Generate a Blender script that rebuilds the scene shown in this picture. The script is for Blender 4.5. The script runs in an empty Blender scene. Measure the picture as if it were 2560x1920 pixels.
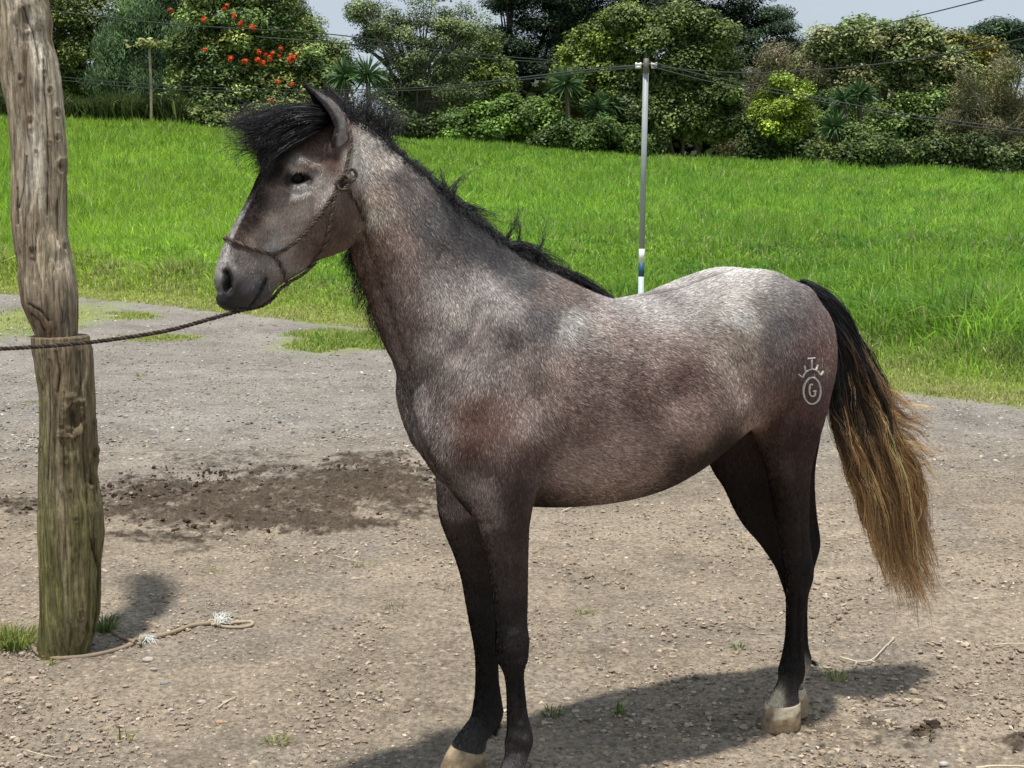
import bpy, math, random
import numpy as np
from mathutils import Vector
from mathutils.bvhtree import BVHTree
rnd = random.Random(7)
RG = np.random.default_rng(11)
scene = bpy.context.scene
col = scene.collection
D2R = math.radians

# ------------------------------------------------------------------ camera
FPX, CX, CY, CAMH = 3555.0, 1280.0, 960.0, 1.7      # focal length in photo pixels (2560 wide)
TH = math.atan(493.0 / FPX)
cam_d = bpy.data.cameras.new('camera')
cam_d.lens = FPX / 2560.0 * 36.0
cam_d.sensor_width = 36.0
cam_d.clip_start = 0.05
cam_d.clip_end = 2000.0
cam = bpy.data.objects.new('camera', cam_d)
cam.location = (0, 0, CAMH)
cam.rotation_euler = (math.pi / 2 - TH, 0, 0)
col.objects.link(cam)
scene.camera = cam

# ------------------------------------------------------------------ sky and sun
SHX, SHY = 0.09, 0.25                                # shadow shift per metre of height
sun_el = math.atan(1 / math.hypot(SHX, SHY))
sun_az = math.atan2(-SHX, -SHY)                      # compass-like angle of the sun, from +Y
w = bpy.data.worlds.new('World'); scene.world = w; w.use_nodes = True
nt = w.node_tree; nt.nodes.clear()
out = nt.nodes.new('ShaderNodeOutputWorld'); bg = nt.nodes.new('ShaderNodeBackground')
sky = nt.nodes.new('ShaderNodeTexSky'); sky.sky_type = 'NISHITA'; sky.sun_disc = False
sky.sun_elevation = sun_el; sky.sun_rotation = sun_az
sky.air_density = 1.0; sky.dust_density = 2.5; sky.ozone_density = 1.0; sky.altitude = 1500
# a thin even cloud sheet over the blue
mixc = nt.nodes.new('ShaderNodeMixRGB'); mixc.inputs['Fac'].default_value = 0.8
mixc.inputs['Color2'].default_value = (5.7, 6.35, 7.0, 1)
tc = nt.nodes.new('ShaderNodeTexCoord'); mp = nt.nodes.new('ShaderNodeMapping'); mp.inputs['Scale'].default_value = (1.5, 1.5, 5)
ns = nt.nodes.new('ShaderNodeTexNoise'); ns.inputs['Scale'].default_value = 1.6; ns.inputs['Detail'].default_value = 6
rmp = nt.nodes.new('ShaderNodeMapRange'); rmp.inputs[3].default_value = 0.88; rmp.inputs[4].default_value = 1.14
mul = nt.nodes.new('ShaderNodeVectorMath'); mul.operation = 'SCALE'
nt.links.new(tc.outputs['Generated'], mp.inputs['Vector']); nt.links.new(mp.outputs[0], ns.inputs['Vector'])
nt.links.new(ns.outputs['Fac'], rmp.inputs[0]); nt.links.new(sky.outputs[0], mixc.inputs['Color1'])
nt.links.new(mixc.outputs[0], mul.inputs[0]); nt.links.new(rmp.outputs[0], mul.inputs['Scale'])
nt.links.new(mul.outputs[0], bg.inputs['Color']); bg.inputs['Strength'].default_value = 0.106
nt.links.new(bg.outputs[0], out.inputs['Surface'])
sd = bpy.data.lights.new('sun', 'SUN'); sd.energy = 4.8; sd.angle = D2R(2.0); sd.color = (1.0, 0.945, 0.865)
sun = bpy.data.objects.new('sun', sd); col.objects.link(sun)
sun.rotation_euler = Vector((-SHX, -SHY, 1)).to_track_quat('Z', 'Y').to_euler()
scene.view_settings.view_transform = 'Standard'
scene.view_settings.look = 'None'
scene.view_settings.exposure = 0.0
scene.view_settings.gamma = 1.0
scene.cycles.max_bounces = 6
scene.cycles.diffuse_bounces = 3
scene.cycles.glossy_bounces = 2

# ------------------------------------------------------------------ helpers
def lin(r, g=None, b=None):
    if g is None: r, g, b = r
    f = lambda c: (c / 255 / 12.92) if c / 255 <= 0.04045 else ((c / 255 + 0.055) / 1.055) ** 2.4
    return (f(r), f(g), f(b))
ct, st_ = math.cos(TH), math.sin(TH)
CAM = np.array([0, 0, CAMH])
def ray(px, py):
    x = (px - CX) / FPX; y = (CY - py) / FPX
    return np.array([x, ct + y * st_, -st_ + y * ct])
def at(px, py, Y):
    d = ray(px, py); return CAM + d * (Y / d[1])
def gpt(px, py, z=0.0):
    d = ray(px, py); return CAM + d * ((z - CAMH) / d[2])
def proj(P):
    P = np.asarray(P, float) - CAM
    f = P[..., 1] * ct - P[..., 2] * st_
    u = P[..., 1] * st_ + P[..., 2] * ct
    return np.stack([CX + FPX * P[..., 0] / f, CY - FPX * u / f], -1)

def mesh_np(name, V, F, mats, smooth=True, colors=None, fmat=None, parent=None):
    """V (n,3) array; F a list of int arrays (each m x k faces)"""
    me = bpy.data.meshes.new(name)
    if not isinstance(F, list): F = [F]
    F = [np.asarray(f, np.int32) for f in F if len(f)]
    V = np.asarray(V, np.float32)
    loops = np.concatenate([f.ravel() for f in F])
    tot = np.concatenate([np.full(len(f), f.shape[1], np.int32) for f in F])
    start = np.zeros(len(tot), np.int32); start[1:] = np.cumsum(tot)[:-1]
    me.vertices.add(len(V)); me.vertices.foreach_set('co', V.ravel())
    me.loops.add(len(loops)); me.loops.foreach_set('vertex_index', loops)
    me.polygons.add(len(tot)); me.polygons.foreach_set('loop_start', start); me.polygons.foreach_set('loop_total', tot)
    if not isinstance(mats, (list, tuple)): mats = [mats]
    for m in mats: me.materials.append(m)
    if fmat is not None: me.polygons.foreach_set('material_index', np.asarray(fmat, np.int32))
    me.polygons.foreach_set('use_smooth', np.full(len(tot), bool(smooth)) if np.isscalar(smooth) or isinstance(smooth, bool) else np.asarray(smooth, bool))
    me.update(calc_edges=True)
    if colors is not None:
        ca = me.color_attributes.new('Col', 'FLOAT_COLOR', 'POINT')
        c = np.ones((len(V), 4), np.float32); c[:, :3] = colors
        ca.data.foreach_set('color', c.ravel())
    o = bpy.data.objects.new(name, me); col.objects.link(o)
    if parent is not None: o.parent = parent
    return o
def empty(name, loc=(0, 0, 0)):
    o = bpy.data.objects.new(name, None); o.location = loc; o.empty_display_size = 0.1; col.objects.link(o); return o
def tag(o, label=None, cat=None, group=None, kind=None):
    if label: o['label'] = label
    if cat: o['category'] = cat
    if group: o['group'] = group
    if kind: o['kind'] = kind
    return o
def under(o, parent):
    """parent o keeping its mesh where it stands (mesh data are in world coordinates)"""
    o.parent = parent
    o.location = (-parent.location[0], -parent.location[1], -parent.location[2])
    return o

class MB:
    """collects pieces of numpy geometry"""
    def __init__(s): s.V = []; s.F = {}; s.C = []; s.n = 0
    def add(s, V, F, C=None):
        V = np.asarray(V, float)
        for f in (F if isinstance(F, list) else [F]):
            f = np.asarray(f, int)
            if len(f): s.F.setdefault(f.shape[1], []).append(f + s.n)
        s.V.append(V); s.n += len(V)
        c = np.ones((len(V), 3)) * 0.5 if C is None else np.broadcast_to(np.asarray(C, float), (len(V), 3))
        s.C.append(c)
    def build(s, name, mat, parent=None, smooth=True):
        o = mesh_np(name, np.concatenate(s.V), [np.concatenate(v) for v in s.F.values()], mat, smooth, np.concatenate(s.C))
        if parent is not None: under(o, parent)
        return o
def tube(P, R, n=8, cap=True, twist=0):
    P = np.asarray(P, float); m = len(P); R = np.broadcast_to(np.asarray(R, float), (m,))
    T = np.gradient(P, axis=0); T /= np.linalg.norm(T, axis=1)[:, None] + 1e-12
    ref = np.array([0, 0, 1.0]) if abs(T[0][2]) < 0.9 else np.array([1.0, 0, 0])
    N = np.zeros_like(P); v = np.cross(T[0], ref); v /= np.linalg.norm(v)
    for i in range(m):
        v = v - T[i] * np.dot(v, T[i]); v /= np.linalg.norm(v) + 1e-12; N[i] = v
    B = np.cross(T, N)
    a = np.linspace(0, 2 * np.pi, n, endpoint=False)
    V = (P[:, None] + R[:, None, None] * (np.cos(a)[None, :, None] * N[:, None] + np.sin(a)[None, :, None] * B[:, None])).reshape(-1, 3)
    i = np.arange(m - 1)[:, None] * n; j = np.arange(n)[None]; k = (j + 1) % n
    F = [np.stack([i + j, i + k, i + n + k, i + n + j], -1).reshape(-1, 4)]
    if cap and n > 2:
        V = np.concatenate([V, P[:1], P[-1:]]); c0 = m * n
        jj = np.arange(n); kk = (jj + 1) % n
        F.append(np.concatenate([np.stack([kk, jj, np.full(n, c0)], -1), np.stack([(m - 1) * n + jj, (m - 1) * n + kk, np.full(n, c0 + 1)], -1)]))
    return V, F
def crom(P, k=6):
    """catmull-rom through rows of P"""
    P = np.asarray(P, float); E = np.concatenate([2 * P[:1] - P[1:2], P, 2 * P[-1:] - P[-2:-1]])
    o = []
    for i in range(1, len(E) - 2):
        p0, p1, p2, p3 = E[i - 1:i + 3]
        for t in np.linspace(0, 1, k, endpoint=False):
            o.append(0.5 * (2 * p1 + (p2 - p0) * t + (2 * p0 - 5 * p1 + 4 * p2 - p3) * t * t + (3 * p1 - p0 - 3 * p2 + p3) * t ** 3))
    o.append(E[-2]); return np.array(o)
def rope(P, r, pitch=None, strands=3, n=6, col_=None, mb=None):
    """three-strand laid rope along P"""
    P = crom(P, 10); seg = np.linalg.norm(np.diff(P, axis=0), axis=1); s = np.concatenate([[0], np.cumsum(seg)])
    L = s[-1]; pitch = pitch or r * 6.5; m = max(int(L / (pitch / 9)), 8)
    q = np.linspace(0, L, m); Q = np.stack([np.interp(q, s, P[:, i]) for i in range(3)], -1)
    T = np.gradient(Q, axis=0); T /= np.linalg.norm(T, axis=1)[:, None] + 1e-12
    v = np.cross(T[0], [0.3, 0.2, 1.0]); N = np.zeros_like(Q)
    for i in range(m):
        v = v - T[i] * np.dot(v, T[i]); v /= np.linalg.norm(v) + 1e-12; N[i] = v
    B = np.cross(T, N)
    mb = mb or MB()
    for k in range(strands):
        a = 2 * np.pi * (q / pitch + k / strands)
        C = Q + r * 0.58 * (np.cos(a)[:, None] * N + np.sin(a)[:, None] * B)
        V, F = tube(C, r * 0.50, n)
        c = np.array(col_ if col_ is not None else (0.05, 0.04, 0.035))
        c = c * (0.55, 1.0, 1.35)[k % 3] * (0.75 + 0.5 * np.random.default_rng(k).random((len(V), 1)))
        mb.add(V, F, c)
    return mb
# smooth value noise, vectorised
_perm = np.random.default_rng(5).random((64, 64, 64))
def vnoise(P, scale=1.0, octv=4, rough=0.5, seed=0):
    P = np.asarray(P, float) * scale + seed * 17.31; a = 1.0; tot = 0; out_ = np.zeros(len(P))
    for o in range(octv):
        i = np.floor(P).astype(int); f = P - i; f = f * f * (3 - 2 * f); i &= 63; j = (i + 1) & 63
        x0, y0, z0 = i.T; x1, y1, z1 = j.T; fx, fy, fz = f.T
        c = (_perm[x0, y0, z0] * (1 - fx) + _perm[x1, y0, z0] * fx) * (1 - fy) + (_perm[x0, y1, z0] * (1 - fx) + _perm[x1, y1, z0] * fx) * fy
        d = (_perm[x0, y0, z1] * (1 - fx) + _perm[x1, y0, z1] * fx) * (1 - fy) + (_perm[x0, y1, z1] * (1 - fx) + _perm[x1, y1, z1] * fx) * fy
        out_ += a * (c * (1 - fz) + d * fz); tot += a; a *= rough; P = P * 2.03 + 11.7
    return out_ / tot * 2 - 1

# ------------------------------------------------------------------ materials
def new_mat(name, rough=0.8, spec=0.3):
    m = bpy.data.materials.new(name); m.use_nodes = True
    b = m.node_tree.nodes['Principled BSDF']; b.inputs['Roughness'].default_value = rough
    b.inputs['Specular IOR Level'].default_value = spec
    return m, m.node_tree, b
def attr_mat(name, rough=0.8, spec=0.3, nscale=0, namp=0.25, bump=0.0, bscale=100, sheen=0, trans=0.0, mapscale=None):
    """colour from the point attribute, broken up by procedural noise"""
    m, t, b = new_mat(name, rough, spec)
    a = t.nodes.new('ShaderNodeAttribute'); a.attribute_name = 'Col'; c = a.outputs['Color']
    co = t.nodes.new('ShaderNodeTexCoord'); vec = co.outputs['Object']
    if mapscale:
        mpp = t.nodes.new('ShaderNodeMapping'); mpp.inputs['Scale'].default_value = mapscale
        t.links.new(vec, mpp.inputs['Vector']); vec = mpp.outputs[0]
    if nscale:
        n = t.nodes.new('ShaderNodeTexNoise'); n.inputs['Scale'].default_value = nscale; n.inputs['Detail'].default_value = 5; n.inputs['Roughness'].default_value = 0.65
        t.links.new(vec, n.inputs['Vector'])
        r = t.nodes.new('ShaderNodeMapRange'); r.inputs[1].default_value = 0.25; r.inputs[2].default_value = 0.75; r.inputs[3].default_value = 1 - namp; r.inputs[4].default_value = 1 + namp
        t.links.new(n.outputs['Fac'], r.inputs[0])
        s = t.nodes.new('ShaderNodeVectorMath'); s.operation = 'SCALE'; t.links.new(c, s.inputs[0]); t.links.new(r.outputs[0], s.inputs['Scale']); c = s.outputs[0]
    t.links.new(c, b.inputs['Base Color'])
    if bump:
        n2 = t.nodes.new('ShaderNodeTexNoise'); n2.inputs['Scale'].default_value = bscale; n2.inputs['Detail'].default_value = 4
        t.links.new(vec, n2.inputs['Vector'])
        bp = t.nodes.new('ShaderNodeBump'); bp.inputs['Strength'].default_value = 1.0; bp.inputs['Distance'].default_value = bump
        t.links.new(n2.outputs['Fac'], bp.inputs['Height']); t.links.new(bp.outputs[0], b.inputs['Normal'])
    if sheen: b.inputs['Sheen Weight'].default_value = sheen
    if trans:
        tr = t.nodes.new('ShaderNodeBsdfTranslucent'); t.links.new(c, tr.inputs['Color'])
        mx = t.nodes.new('ShaderNodeMixShader'); mx.inputs[0].default_value = trans
        o = t.nodes['Material Output']; t.links.new(b.outputs[0], mx.inputs[1]); t.links.new(tr.outputs[0], mx.inputs[2]); t.links.new(mx.outputs[0], o.inputs['Surface'])
    return m
# ------------------------------------------------------------------ terrain
def yb_px(x): return np.interp(x, [-800, 0, 200, 480, 700, 870, 1000, 1500, 1900, 2250, 2560, 3400], [722, 735, 745, 775, 800, 818, 830, 890, 945, 985, 1025, 1120])
_us = np.linspace(-.6, .6, 121); _YB = np.array([gpt(CX + u * FPX * 0.985, yb_px(CX + u * FPX * 0.985))[1] for u in _us])
def Yb(u): return np.interp(u, _us, _YB)
YT = 48.0
def ztop(u):
    px = CX + u * FPX; py = np.interp(px, [-700, 0, 1000, 1600, 2560, 3400], [262, 296, 350, 392, 446, 480]); return np.array([at(a, b, YT)[2] for a, b in zip(np.atleast_1d(px), np.atleast_1d(py))])
_ZT = ztop(_us)
def terrain(X, Y):
    u = np.clip(X / np.maximum(Y, 3), -.6, .6); yb = Yb(u); t = (Y - yb) / (YT - yb); zt = np.interp(u, _us, _ZT)
    t0 = np.clip(t, 0, 1); z = zt * (0.35 * t0 ** 2 * (1.6 - .6 * t0) + .65 * t0 ** 1.2)
    P = np.stack([X, Y, X * 0], -1)
    return z - np.clip(Y - YT, 0, 400) * .01 + .06 * vnoise(P, .35, 2) * np.clip(t * 3, 0, 1) + .015 * vnoise(P, .9, 2, seed=3)
us = np.concatenate([-np.geomspace(8, .52, 24)[:-1], np.linspace(-.5, .5, 760), np.geomspace(.52, 8, 24)[1:]])
ys = np.concatenate([[-40, -15, -5, 0, 1.5, 2.5], np.linspace(3.1, 5.2, 300), np.geomspace(5.208, 14, 330), np.geomspace(14.2, 60, 90), [75, 110, 180, 300, 600]])
XX = us[None, :] * np.maximum(ys, 3)[:, None]; YY = np.repeat(ys[:, None], len(us), 1); X, Y = XX.ravel(), YY.ravel()
P2 = np.stack([X, Y, X * 0], -1); Z = terrain(X, Y)
pj = proj(np.stack([X, Y, Z], -1)); near = np.clip((14 - Y) / 5, 0, 1) * (Y > 2.8)
# trodden damp patches: long one behind the post, small ones by the hind feet
def ellw(cx, cy, ax, ay, n=.5, seed=0):
    c = gpt(cx, cy); a = (gpt(cx + ax, cy) - c)[0]; b = abs((gpt(cx, cy - ay) - gpt(cx, cy + ay))[1]) / 2
    d = np.sqrt(((X - c[0]) / a) ** 2 + ((Y - c[1]) / b) ** 2) + n * vnoise(P2, 3.5, 4, seed=seed); return np.clip((1.15 - d) / .6, 0, 1)
damp = np.maximum.reduce([ellw(620, 1245, 420, 88, .8, 1), ellw(930, 1215, 240, 82, .8, 2), .45 * ellw(560, 1150, 240, 22, .9, 52), .7 * ellw(420, 1345, 200, 18, .9, 53), .7 * ellw(60, 1265, 160, 22, .6, 3), .8 * ellw(2325, 1835, 62, 24, .5, 4), .8 * ellw(2560, 1865, 60, 30, .5, 5), .35 * ellw(450, 1130, 130, 20, .7, 6), .4 * ellw(2060, 1830, 330, 60, .9, 8)])
rough_ = .011 * np.abs(vnoise(P2, 16, 4, .6, seed=5)) + .012 * vnoise(P2, 3.2, 3, seed=6) + .006 * vnoise(P2, 45, 2, seed=7)
crumb = np.clip(vnoise(P2, 20, 4, .7, seed=8) - .02, 0, 1) * .055
Z = Z + near * (rough_ + damp * (crumb + .012)) * np.clip((Y - 2.8) / .4, 0, 1)
g1 = np.array([.305, .254, .194]); g2 = np.array([.262, .240, .214]); gd = np.array([.068, .048, .034])
far_g = np.clip((Y - 7.2 + 1.2 * vnoise(P2, .5, 3)) / 3.0, 0, 1)[:, None]
C = g1 * (1 - far_g) + g2 * far_g
C = C * (1 + .30 * vnoise(P2, 1.1, 4, seed=11) + .22 * vnoise(P2, 3, 3, seed=19) + .22 * vnoise(P2, 7, 4, .6, seed=12))[:, None]
gg = np.clip(vnoise(P2, 2.0, 3, seed=15) * 3 - .2, 0, 1)[:, None] * .45 * (1 - far_g); C = C * (1 - gg) + gg * np.array([.24, .215, .19])
dcl = np.clip((damp + .95 * vnoise(P2, 20, 4, .7, seed=51) * (damp > 0) - .30) / .60, 0, 1) * .88
C = C * (1 - dcl[:, None]) + dcl[:, None] * damp[:, None] * gd * (1 + .6 * vnoise(P2, 26, 3, seed=8))[:, None]
u_ = np.clip(X / np.maximum(Y, 3), -.6, .6); gy = Y - Yb(u_) + .5 * vnoise(P2, .8, 4, seed=13)
def gpatch(cx, cy, ax, ay, seed):
    return ellw(cx, cy, ax, ay, .45, seed)
GP = [(835, 852, 150, 30, 21), (390, 845, 130, 10, 22), (90, 800, 190, 48, 23), (330, 790, 90, 12, 24), (950, 845, 90, 30, 25)]
gp = np.maximum.reduce([gpatch(*g_) for g_ in GP]) * np.clip(Y - 9, 0, 1)
gm = np.maximum(np.clip(gy / .5, 0, 1), gp * .8)[:, None]
ye = np.clip(1 - gy / 3.0, 0, 1)[:, None] * gm
C = C * (1 - gm) + gm * (np.array([.19, .31, .035]) * (1 - .75 * ye) + .75 * ye * np.array([.28, .27, .10]))
nu, ny_ = len(us), len(ys); i = np.arange(ny_ - 1)[:, None] * nu; j = np.arange(nu - 1)[None]
GF = np.stack([i + j, i + j + 1, i + nu + j + 1, i + nu + j], -1).reshape(-1, 4)
gmst, t, b = new_mat('gravel_earth', .95, .15)
a_ = t.nodes.new('ShaderNodeAttribute'); a_.attribute_name = 'Col'; tcn = t.nodes.new('ShaderNodeTexCoord')
def nz(scale, det, lo, hi, f0=.3, f1=.7):
    n = t.nodes.new('ShaderNodeTexNoise'); n.inputs['Scale'].default_value = scale; n.inputs['Detail'].default_value = det; n.inputs['Roughness'].default_value = .65
    t.links.new(tcn.outputs['Object'], n.inputs['Vector']); r = t.nodes.new('ShaderNodeMapRange'); r.inputs[1].default_value = f0; r.inputs[2].default_value = f1; r.inputs[3].default_value = lo; r.inputs[4].default_value = hi
    t.links.new(n.outputs['Fac'], r.inputs[0]); return n, r
n1, r1_ = nz(48, 8, .42, 1.55); n2, r2_ = nz(7, 5, .82, 1.18)
m1_ = t.nodes.new('ShaderNodeMath'); m1_.operation = 'MULTIPLY'; t.links.new(r1_.outputs[0], m1_.inputs[0]); t.links.new(r2_.outputs[0], m1_.inputs[1])
s1_ = t.nodes.new('ShaderNodeVectorMath'); s1_.operation = 'SCALE'; t.links.new(a_.outputs['Color'], s1_.inputs[0]); t.links.new(m1_.outputs[0], s1_.inputs['Scale'])
vo = t.nodes.new('ShaderNodeTexVoronoi'); vo.inputs['Scale'].default_value = 55; t.links.new(tcn.outputs['Object'], vo.inputs['Vector'])
sp = t.nodes.new('ShaderNodeSeparateColor'); t.links.new(vo.outputs['Color'], sp.inputs[0])
gt = t.nodes.new('ShaderNodeMath'); gt.operation = 'GREATER_THAN'; gt.inputs[1].default_value = .72; t.links.new(sp.outputs[0], gt.inputs[0])
lt = t.nodes.new('ShaderNodeMath'); lt.operation = 'LESS_THAN'; lt.inputs[1].default_value = .38; t.links.new(vo.outputs['Distance'], lt.inputs[0])
mm = t.nodes.new('ShaderNodeMath'); mm.operation = 'MULTIPLY'; t.links.new(gt.outputs[0], mm.inputs[0]); t.links.new(lt.outputs[0], mm.inputs[1])
mm2 = t.nodes.new('ShaderNodeMath'); mm2.operation = 'MULTIPLY'; mm2.inputs[1].default_value = .45; t.links.new(mm.outputs[0], mm2.inputs[0])
mxx = t.nodes.new('ShaderNodeMixRGB'); s9 = t.nodes.new('ShaderNodeVectorMath'); s9.operation = 'SCALE'; s9.inputs['Scale'].default_value = 1.55; t.links.new(a_.outputs['Color'], s9.inputs[0]); t.links.new(s9.outputs[0], mxx.inputs['Color2']); t.links.new(mm2.outputs[0], mxx.inputs['Fac']); t.links.new(s1_.outputs[0], mxx.inputs['Color1'])
t.links.new(mxx.outputs[0], b.inputs['Base Color'])
bp = t.nodes.new('ShaderNodeBump'); bp.inputs['Distance'].default_value = .022; bp.inputs['Strength'].default_value = 1.0; t.links.new(n1.outputs['Fac'], bp.inputs['Height']); t.links.new(bp.outputs[0], b.inputs['Normal'])
tag(mesh_np('ground', np.stack([X, Y, Z], -1), GF, gmst, True, C), kind='structure')
def gz(X, Y): return terrain(np.atleast_1d(X), np.atleast_1d(Y))

# loose stones and dung crumbs (uncountable)
ico = np.array([(0,0,1),(.894,0,.447),(.276,.851,.447),(-.724,.526,.447),(-.724,-.526,.447),(.276,-.851,.447),(.724,.526,-.447),(-.276,.851,-.447),(-.894,0,-.447),(-.276,-.851,-.447),(.724,-.526,-.447),(0,0,-1)])
icf = np.array([(0,1,2),(0,2,3),(0,3,4),(0,4,5),(0,5,1),(1,6,2),(2,7,3),(3,8,4),(4,9,5),(5,10,1),(1,10,6),(2,6,7),(3,7,8),(4,8,9),(5,9,10),(11,6,10),(11,7,6),(11,8,7),(11,9,8),(11,10,9)])
stone_m = attr_mat('stone', .9, .2, nscale=120, namp=.25)
def pebbles(name, n, y0, y1, smin, smax, cols_, flat_=.55, mask=None, lab=None, zoff=0):
    Yp = y0 * (y1 / y0) ** RG.random(n); Xp = Yp * RG.uniform(-.42, .42, n)
    if mask is not None: k = mask(Xp, Yp); Xp, Yp = Xp[k], Yp[k]; n = len(Xp)
    s = smin * (smax / smin) ** (RG.random(n) ** 2.6); a = RG.random(n) * 6.28
    V = np.repeat(ico[None], n, 0) * RG.uniform(.5, 1.4, (n, 12, 1)) * np.stack([np.ones(n), RG.uniform(.55, 1, n), flat_ * RG.uniform(.7, 1.2, n)], -1)[:, None] * s[:, None, None]
    V = np.stack([V[..., 0] * np.cos(a)[:, None] - V[..., 1] * np.sin(a)[:, None], V[..., 0] * np.sin(a)[:, None] + V[..., 1] * np.cos(a)[:, None], V[..., 2]], -1)
    V += np.stack([Xp, Yp, gz(Xp, Yp) + s * .18 + zoff], -1)[:, None]
    c = np.array(cols_)[RG.integers(0, len(cols_), n)] * np.exp(.2 * RG.normal(size=(n, 1))); C_ = np.repeat(c, 12, 0)
    F_ = (np.arange(n)[:, None, None] * 12 + icf[None]).reshape(-1, 3)
    return tag(mesh_np(name, V.reshape(-1, 3), F_, stone_m, False, C_), kind='stuff')
def dampmask(Xp, Yp):
    q = proj(np.stack([Xp, Yp, Xp * 0], -1)); o = np.zeros(len(Xp))
    for (cx, cy, ax, ay) in ((620, 1245, 430, 85), (930, 1210, 230, 70), (60, 1265, 150, 20), (2325, 1835, 65, 26), (2560, 1865, 60, 30)):
        o = np.maximum(o, 1.15 - np.hypot((q[:, 0] - cx) / ax, (q[:, 1] - cy) / ay))
    return o * 1.6 > RG.random(len(Xp))
pebbles('gravel', 46000, 3.3, 17, .0020, .0105, [(.44,.37,.29),(.34,.30,.26),(.30,.25,.20),(.42,.38,.34),(.24,.19,.15),(.18,.14,.11),(.36,.28,.21),(.42,.37,.30),(.30,.25,.19)], zoff=.003, mask=lambda a, b: ~((dampmask(a, b)) & (RG.random(len(a)) < .93)))
pebbles('far_gravel', 26000, 8.5, 27, .006, .022, [(.42,.39,.35),(.30,.28,.26),(.20,.18,.16),(.36,.33,.29),(.15,.13,.12)], .5, mask=lambda a, b: b < Yb(a / b) - .2)
pebbles('clods', 24000, 3.3, 13, .004, .018, [(.33,.265,.195),(.29,.23,.17),(.36,.295,.22)], .5)
pebbles('dung_crumbs', 34000, 3.5, 9.5, .006, .022, [(.055,.038,.026),(.075,.052,.036),(.04,.028,.02),(.11,.08,.055)], .7, dampmask, zoff=.010)
# a few bigger stones one can point at
for (px, py, r, c_, lab) in ((370,1652,.017,(.42,.37,.33),'long pale stone lying below the bluish rope fray'), (384,1675,.011,(.36,.33,.30),'small angular stone just below the long pale stone'), (550,1807,.011,(.40,.26,.17),'smooth orange brown pebble right of the pale broken twig'),
                             (637,1909,.012,(.42,.38,.27),'round yellowish pebble at the bottom edge left of the front hooves'), (1418,1750,.012,(.38,.33,.28),'rounded stone in the horse shadow right of the front legs'), (412,1710,.014,(.28,.26,.25),'flat grey stone below the two stones by the rope'), (2440,1500,.014,(.50,.48,.46),'pale stone right of the tail tip'),
                             (2360,1912,.013,(.45,.42,.38),'pale stone at the bottom edge right of the hind hooves'), (505,1757,.011,(.44,.40,.36),'pale grey pebble left of the broken twig')):
    p = gpt(px, py, .006); V = ico.copy(); E_ = []
    m_ = bpy.data.meshes.new('x'); 
    import bmesh
    bm = bmesh.new(); bmesh.ops.create_icosphere(bm, subdivisions=3, radius=1); V = np.array([v.co[:] for v in bm.verts]); F_ = np.array([[v.index for v in f.verts] for f in bm.faces]); bm.free(); bpy.data.meshes.remove(m_)
    V = V * (1 + .28 * vnoise(V + px, 1.3, 3)[:, None]) * [r * 1.25, r * .8, r * .62] + [p[0], p[1], p[2] + r * .25]
    o = mesh_np('stone', V, F_, stone_m, True, np.tile(c_, (len(V), 1))); tag(o, lab, 'stone', 'single stones on the dirt')

# ------------------------------------------------------------------ grass
grass_m = attr_mat('grass_blades', .5, .3, trans=.5)
def blades(X, Y, Z, h, wd, colr, bend=.45, dirr=None, two=True):
    n = len(X); a = RG.random(n) * 6.28 if dirr is None else dirr; l = RG.normal(size=n) * .5 + bend
    bx, by = np.cos(a), np.sin(a); base = np.stack([X, Y, Z - .01], -1); f = RG.random(n) * 6.28; side = np.stack([np.cos(f), np.sin(f), np.zeros(n)], -1) * wd[:, None]
    lean = np.stack([bx * l, by * l, np.zeros(n)], -1) * h[:, None]
    md_ = base + lean * .35 + np.stack([0 * h, 0 * h, h * .62], -1); tp = base + lean + np.stack([0 * h, 0 * h, h * (1 - .32 * np.abs(l))], -1)
    if two:
        V = np.stack([base - side, base + side, md_ + side * .8, md_ - side * .8, tp], 1); i = np.arange(n)[:, None] * 5
        return V.reshape(-1, 3), [i + [0, 1, 2, 3], i + [3, 2, 4]], np.repeat(colr, 5, 0)
    V = np.stack([base - side, base + side, tp], 1); return V.reshape(-1, 3), [np.arange(n)[:, None] * 3 + [0, 1, 2]], np.repeat(colr, 3, 0)
mb = MB()
N = 400000
u = RG.uniform(-.50, .50, N); yb = Yb(u); tq = RG.random(N); Yg = 1 / (1 / (yb + .1) * (1 - tq) + tq / 51.0); Yg = np.where(RG.random(N) < .45, yb + (51 - yb) * tq, Yg); Xg = u * Yg
PG = np.stack([Xg, Yg, Xg * 0], -1); e = Yg - yb + .6 * vnoise(PG, .8, 3, seed=13); k = e > 0; Xg, Yg, PG, e, u = Xg[k], Yg[k], PG[k], e[k], u[k]; n = len(Xg)
tall = np.clip((e - 1.2) / 1.6, 0, 1); pat = vnoise(PG, .45, 3, seed=31); pat2 = vnoise(PG, 2.2, 3, seed=32)
px_ = proj(np.stack([Xg, Yg, gz(Xg, Yg)], -1))
thick = .13 + .08 * np.clip(vnoise(PG, 1.3, 2, seed=61) * 3, 0, 1) + .20 * np.clip(pat * 2 + .3, 0, 1) + .22 * np.clip((px_[:, 0] - 1700) / 500, 0, 1) * np.clip((px_[:, 1] - 640) / 120, 0, 1) + .12 * np.clip((700 - px_[:, 0]) / 500, 0, 1)
h = (.05 + thick * tall) * RG.uniform(.6, 1.35, n)
wd = (.0016 + .00042 * Yg) * RG.uniform(.7, 1.4, n) * (.7 + .5 * tall)
lft = np.clip((1300 - px_[:, 0]) / 1200, 0, 1)
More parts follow.
